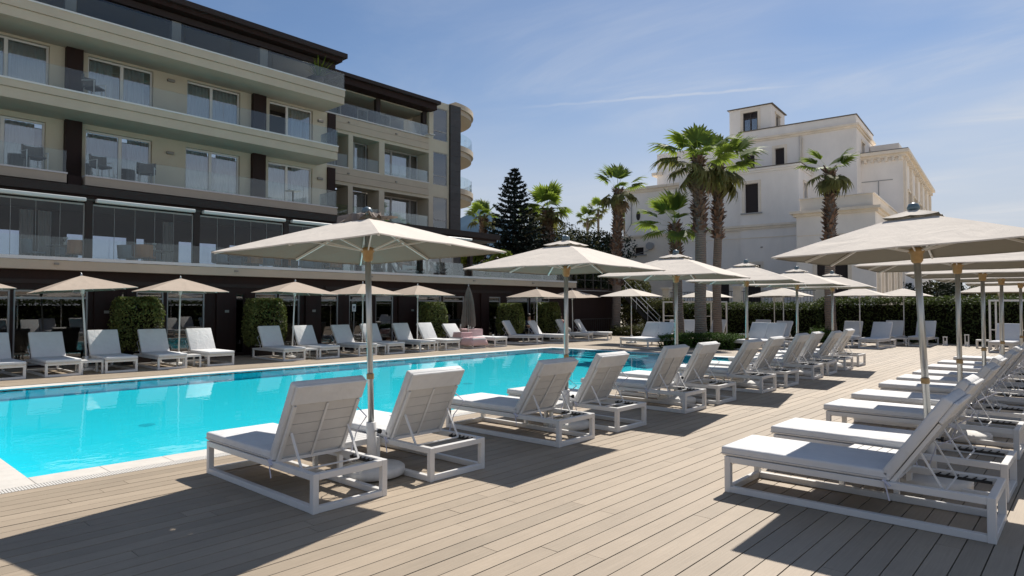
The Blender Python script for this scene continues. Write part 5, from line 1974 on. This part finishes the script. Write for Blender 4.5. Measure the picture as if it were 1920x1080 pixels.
for k, (px, dep, w, h, m, lab) in enumerate([
        (874, 46, 1.7, 6.3, M.bright, 'bright yellow-green tree between the round balconies and the conifer'),
        (948, 50, 4.6, 6.9, M.dark, 'dark bushy tree at the foot of the conifer, left side'),
        (985, 52, 4.6, 6.9, M.dark, 'dark bushy tree at the foot of the conifer, right side'),
        (1010, 58, 4.6, 8.3, M.olive, 'brownish tree behind the trunk of the spreading palm'),
        (1046, 60, 4.6, 8.2, M.dark, 'dark tree right of the spreading palm trunk'),
        (1078, 64, 5.2, 9.0, M.olive, 'golden olive tree above the tip of the second parasol'),
        (1108, 60, 4.8, 8.0, M.olive, 'olive tree below the tiny distant palms'),
        (1135, 57, 4.6, 7.3, M.dark, 'dark tree left of the shaggy palm trunk'),
        (1000, 44, 3.6, 4.9, M.dark, 'dark shrubbery behind the end of the terrace'),
        (1052, 46, 4.2, 4.8, M.olive, 'olive shrubbery behind the second parasol'),
        (1105, 45, 3.8, 4.6, M.dark, 'dark shrubbery left of the villa corner'),
        (931, 41, 1.5, 5.2, M.bright, 'small bright shrub at the end of the veranda roof'),
        (1185, 44, 2.6, 3.4, M.olive, 'olive shrub on the garden wall below the villa'),
        (1790, 52, 5.0, 3.0, M.olive, 'olive shrub above the hedge under the second right-hand parasol'),
        (1860, 55, 5.5, 3.4, M.bright, 'lighter shrub above the hedge at the right edge'),
        (1760, 50, 5.5, 2.9, M.dark, 'dark shrub above the hedge between two silver poles'),
        (1895, 48, 6.0, 3.1, M.olive, 'olive shrub above the hedge over the white frame'),
        (1925, 58, 8.0, 3.8, M.dark, 'dark tree behind the hedge at the far right')]):
    x, y = at_px(px, dep)
    bush(lab, x, y, w * 1.3, w, h * 1.2, 5200, .125 if dep > 45 else .105, m, 100 + k)

# potted plant at the corner of the top balcony
t = thing('potted_plant', 'spiky green potted plant at the corner of the top balcony', 'plant', (-24.75, 15.0, 11.2))
MB().lathe([(.16, 0), (.24, .40), (.21, .40), (.19, .36)], 16).build('pot', M.pot, t, smooth=True)
lv = MB()
rr = random.Random(4)
for k in range(60):
    a, e = rr.uniform(0, 6.28), R(rr.uniform(25, 88))
    L = rr.uniform(.75, 1.15)
    d = Vector((math.cos(a) * math.cos(e), math.sin(a) * math.cos(e), math.sin(e)))
    s = Vector((-math.sin(a), math.cos(a), 0)) * .022
    p0 = Vector((0, 0, .38)); p1 = p0 + d * L * .6; p2 = p0 + d * L - Vector((0, 0, .12 * (1 - math.sin(e))))
    lv.add([p0 - s, p0 + s, p1 + s, p1 - s, p2], [(0, 1, 2, 3), (3, 2, 4)])
lv.build('leaves', M.bright, t, normals=False)['kind'] = 'stuff'


# ================================================================== furniture on the terraces and people
FZ = 2.97                                                      # dining floor inside the parapet


def chair(label, x, y, z, rz, m, group, arms=False):
    t = thing('dining_chair', label, 'chair', (x, y, z), rz, group)
    MB().box(-.24, .24, -.25, .25, .42, .49).build('seat', m, t, bevel=.02)
    bk = MB()
    n = 7
    vs = []
    for k in range(n):
        a = R(-70 + 140 * k / (n - 1))
        for zz, o in ((.44, 0), (.86, .05)):
            vs.append((-.02 - (.26 + o) * math.cos(a), .29 * math.sin(a), zz))
    bk.add(vs, [(2 * k, 2 * k + 2, 2 * k + 3, 2 * k + 1) for k in range(n - 1)])
    o = bk.build('backrest', m, t, normals=False)
    md = o.modifiers.new('thick', 'SOLIDIFY')
    md.thickness = .04
    for a in (-.2, .18):
        for b_ in (-.21, .19):
            MB().tube([(a, b_, 0), (a * .92, b_ * .92, .42)], .014, 6).build('leg', M.aframe if arms else M.steel, t)
    if arms:
        for s in (-.29, .29):
            MB().tube([(-.2, s, .64), (.22, s, .64), (.22, s, 0)], .016, 6).build('armrest', M.sill, t)
    return t


def table(label, x, y, z, group, sx=.75, sy=.9, h=.74):
    t = thing('dining_table', label, 'table', (x, y, z), 0, group)
    MB().box(-sx / 2, sx / 2, -sy / 2, sy / 2, h - .03, h).build('tabletop', M.ttop, t)
    MB().tube([(0, 0, .03), (0, 0, h - .031)], .035, 8).build('pedestal', M.steel, t)
    MB().box(-.25, .25, -.25, .25, 0, .029).build('foot', M.steel, t)
    return t


tp = oc = bc_ = None
tn = ['first', 'second', 'third', 'fourth', 'fifth']
for k, y in enumerate([5.85, 8.45, 11.55, 13.4, 15.0]):
    x = -24.3
    labs = (f'dark table in the veranda, {tn[k]} from the left', f'orange chair at the {tn[k]} veranda table',
            f'grey-blue chair left of the {tn[k]} veranda table', f'grey-blue chair behind the {tn[k]} veranda table')
    g1, g2, g3 = 'dark veranda tables', 'orange veranda chairs', 'grey-blue veranda chairs'
    if tp is None:
        tp = table(labs[0], x, y, FZ, g1)
        oc = chair(labs[1], x + .75, y + .1, FZ, R(180), M.orange, g2)
        bc_ = chair(labs[2], x + .1, y - .85, FZ, R(90), M.sky_chair, g3)
    else:
        copy_tree(tp, (x, y, FZ), 0, labs[0], g1)
        copy_tree(oc, (x + .7, y + (.1 if k % 2 == 0 else -.55), FZ), R(180 if k % 2 == 0 else 140), labs[1], g2)
        copy_tree(bc_, (x + .1, y - .85, FZ), R(90 + 20 * k), labs[2], g3)
    copy_tree(bc_, (x - .75, y + .2, FZ), R(0), labs[3], g3)
    v = thing('table_vase', f'small white vase of flowers on the {tn[k]} veranda table', 'vase', (x + .05, y - .05, FZ + .741), 0, 'vases on the veranda tables')
    MB().lathe([(.05, 0), (.055, .10), (.05, .11)], 10).build('pot', M.cloth, v)
    fl = MB()
    for j in range(7):
        a = j * .9
        fl.tube([(0, 0, .1), (.05 * math.cos(a), .05 * math.sin(a), .22)], .004, 4)
        fl.lathe([(.004, .21), (.026, .235), (.018, .26)], 6, (.05 * math.cos(a), .05 * math.sin(a), 0))
    fl.build('flowers', M.cloth, v)
wk = None
for x, y, z, rz, lab in [(-25.0, 6.95, 6.04, 20, 'wicker armchair left of the first window on the lower balcony'),
                         (-25.0, 8.35, 6.04, -25, 'wicker armchair right of the first window on the lower balcony'),
                         (-25.0, 5.1, 6.04, 10, 'wicker armchair on the short balcony at the left edge'),
                         (-25.1, 6.72, 8.69, 40, 'wicker armchair beside the dark pier on the upper balcony')]:
    if wk is None:
        wk = chair(lab, x, y, z, R(rz), M.wicker, 'wicker armchairs on the balconies', arms=True)
    else:
        copy_tree(wk, (x, y, z), R(rz), lab)
t = table('small pale table at the right end of the lower balcony', -24.8, 13.9, 6.04, None, .5, .5, .55)
for c in kids(t):
    if c.name.startswith('tabletop'):
        c.data.materials[0] = M.white
for k, (x, y, rz, lab) in enumerate([(-23.9, 21.2, 30, 'pale lounge chair on the open terrace beyond the reclining person'),
                                     (-23.9, 22.9, 10, 'wicker chair on the open terrace right of the pale lounge chair'),
                                     (-24.2, 24.1, 100, 'wicker chair on the open terrace by the glass corner')]):
    if k == 0:
        chair(lab, x, y, FZ, R(rz), M.cloth, None, arms=True)
    else:
        copy_tree(wk, (x, y, FZ), R(rz), lab)


def person(label, loc, rz, J, shirt, trousers, tops, legs, hair=M.hair):
    """J: joints (pelvis, chest, neck, head, elbows, hands, knees, feet) of one skinned body; clothes are shells over it"""
    t = thing('person', label, 'person', loc, rz)

    def skin(name, verts, edges, rad, m, root):
        me = bpy.data.meshes.new(name)
        me.from_pydata(verts, edges, [])
        me.materials.append(m)
        o = link(bpy.data.objects.new(name, me), t)
        md = o.modifiers.new('skin', 'SKIN')
        for i, r in enumerate(rad):
            sv = me.skin_vertices[0].data[i]
            sv.radius = (r, r)
            sv.use_root = i == root
        sb = o.modifiers.new('smooth', 'SUBSURF')
        sb.levels = sb.render_levels = 2
        return o
    names = ['pelvis', 'belly', 'chest', 'neck', 'chin', 'crown', 'shL', 'elL', 'haL', 'shR', 'elR', 'haR', 'hiL', 'knL', 'foL', 'toL', 'hiR', 'knR', 'foR', 'toR']
    ed = [(0, 1), (1, 2), (2, 3), (3, 4), (4, 5), (2, 6), (6, 7), (7, 8), (2, 9), (9, 10), (10, 11), (0, 12), (12, 13), (13, 14), (14, 15), (0, 16), (16, 17), (17, 18), (18, 19)]
    rad = [.13, .125, .14, .055, .085, .10, .07, .045, .035, .07, .045, .035, .10, .06, .045, .035, .10, .06, .045, .035]
    V = [J[n] for n in names]
    b = skin('body', V, ed, rad, M.skin, 0)

    def part(name, ids, m, grow):
        idx = {i: k for k, i in enumerate(ids)}
        e2 = [(idx[a], idx[c]) for a, c in ed if a in idx and c in idx]
        return skin(name, [V[i] for i in ids], e2, [rad[i] + grow for i in ids], m, 0)
    part('shirt', [1, 2, 6, 7, 9, 10], shirt, .014)
    part('trousers', [0, 12, 13, 14, 16, 17, 18], trousers, .013)
    hd = Vector(J['crown'])
    MB().lathe([(.02, .13), (.08, .115), (.112, .06), (.115, .0), (.09, -.04)], 14, (hd.x - .02, hd.y, hd.z)).build('hair', hair, t, smooth=True)
    return t


def seated(lean=0.0, legs=0.0):
    b = Vector((0, 0, .52))
    J = {'pelvis': (0, 0, .52), 'belly': (-.03 - .06 * lean, 0, .70), 'chest': (-.06 - .2 * lean, 0, .93 - .06 * lean), 'neck': (-.06 - .28 * lean, 0, 1.10 - .1 * lean),
         'chin': (-.04 - .32 * lean, 0, 1.20 - .12 * lean), 'crown': (-.05 - .38 * lean, 0, 1.31 - .15 * lean)}
    for s, q in ((1, 'L'), (-1, 'R')):
        J['sh' + q] = (-.06 - .22 * lean, .19 * s, 1.0 - .08 * lean)
        J['el' + q] = (.04 - .15 * lean, .25 * s, .76)
        J['ha' + q] = (.26, .16 * s, .72)
        J['hi' + q] = (.08, .10 * s, .52)
        J['kn' + q] = (.48, .13 * s, .54 + .02 * legs)
        J['fo' + q] = (.50 + .40 * legs, .12 * s, .08 + .38 * legs)
        J['to' + q] = (.64 + .40 * legs, .13 * s, .05 + .46 * legs)
    return J


person('person lying back in a white lounge chair on the open terrace, white trousers', (-23.7, 18.75, FZ + .05), R(60), seated(1.0, .95), M.navy, M.cloth, 0, 0)
lc = thing('lounge_chair', 'white lounge chair under the reclining person on the open terrace', 'chair', (-23.7, 18.75, FZ), R(60))
MB().box(-.30, .95, -.30, .30, .36, .45).build('seat', M.cloth, lc, bevel=.03)
MB().bar((-.28, 0, .42), (-.62, 0, 1.0), .60, .09, (1, 0, .6)).build('backrest', M.cloth, lc)
for a in (-.22, .85):
    for b_ in (-.25, .25):
        MB().tube([(a, b_, 0), (a, b_, .36)], .016, 6).build('leg', M.aframe, lc)
person('person in a pale blue shirt seen from behind at the end of the open terrace', (-23.75, 25.1, FZ + .0), R(130), seated(.1), M.blue, M.navy, 0, 0)
person('person in dark clothes seated in the shade behind the far loungers', (-22.35, 26.2, 0), R(-10), seated(.2), M.navy, M.navy, 0, 0)
person('person in a dark red top seated in the shade behind the far loungers', (-22.2, 28.75, 0), R(-10), seated(.3), M.red, M.cloth, 0, 0)
for x, y, z, rz, lab in [(-22.35, 26.2, 0, -10, 'wicker chair under the person in dark clothes'), (-22.2, 28.75, 0, -10, 'wicker chair under the person in the dark red top'),
                         (-23.75, 25.1, FZ, 130, 'wicker chair under the person in the pale blue shirt')]:
    copy_tree(wk, (x, y, z), R(rz), lab, 'wicker chairs under seated people')
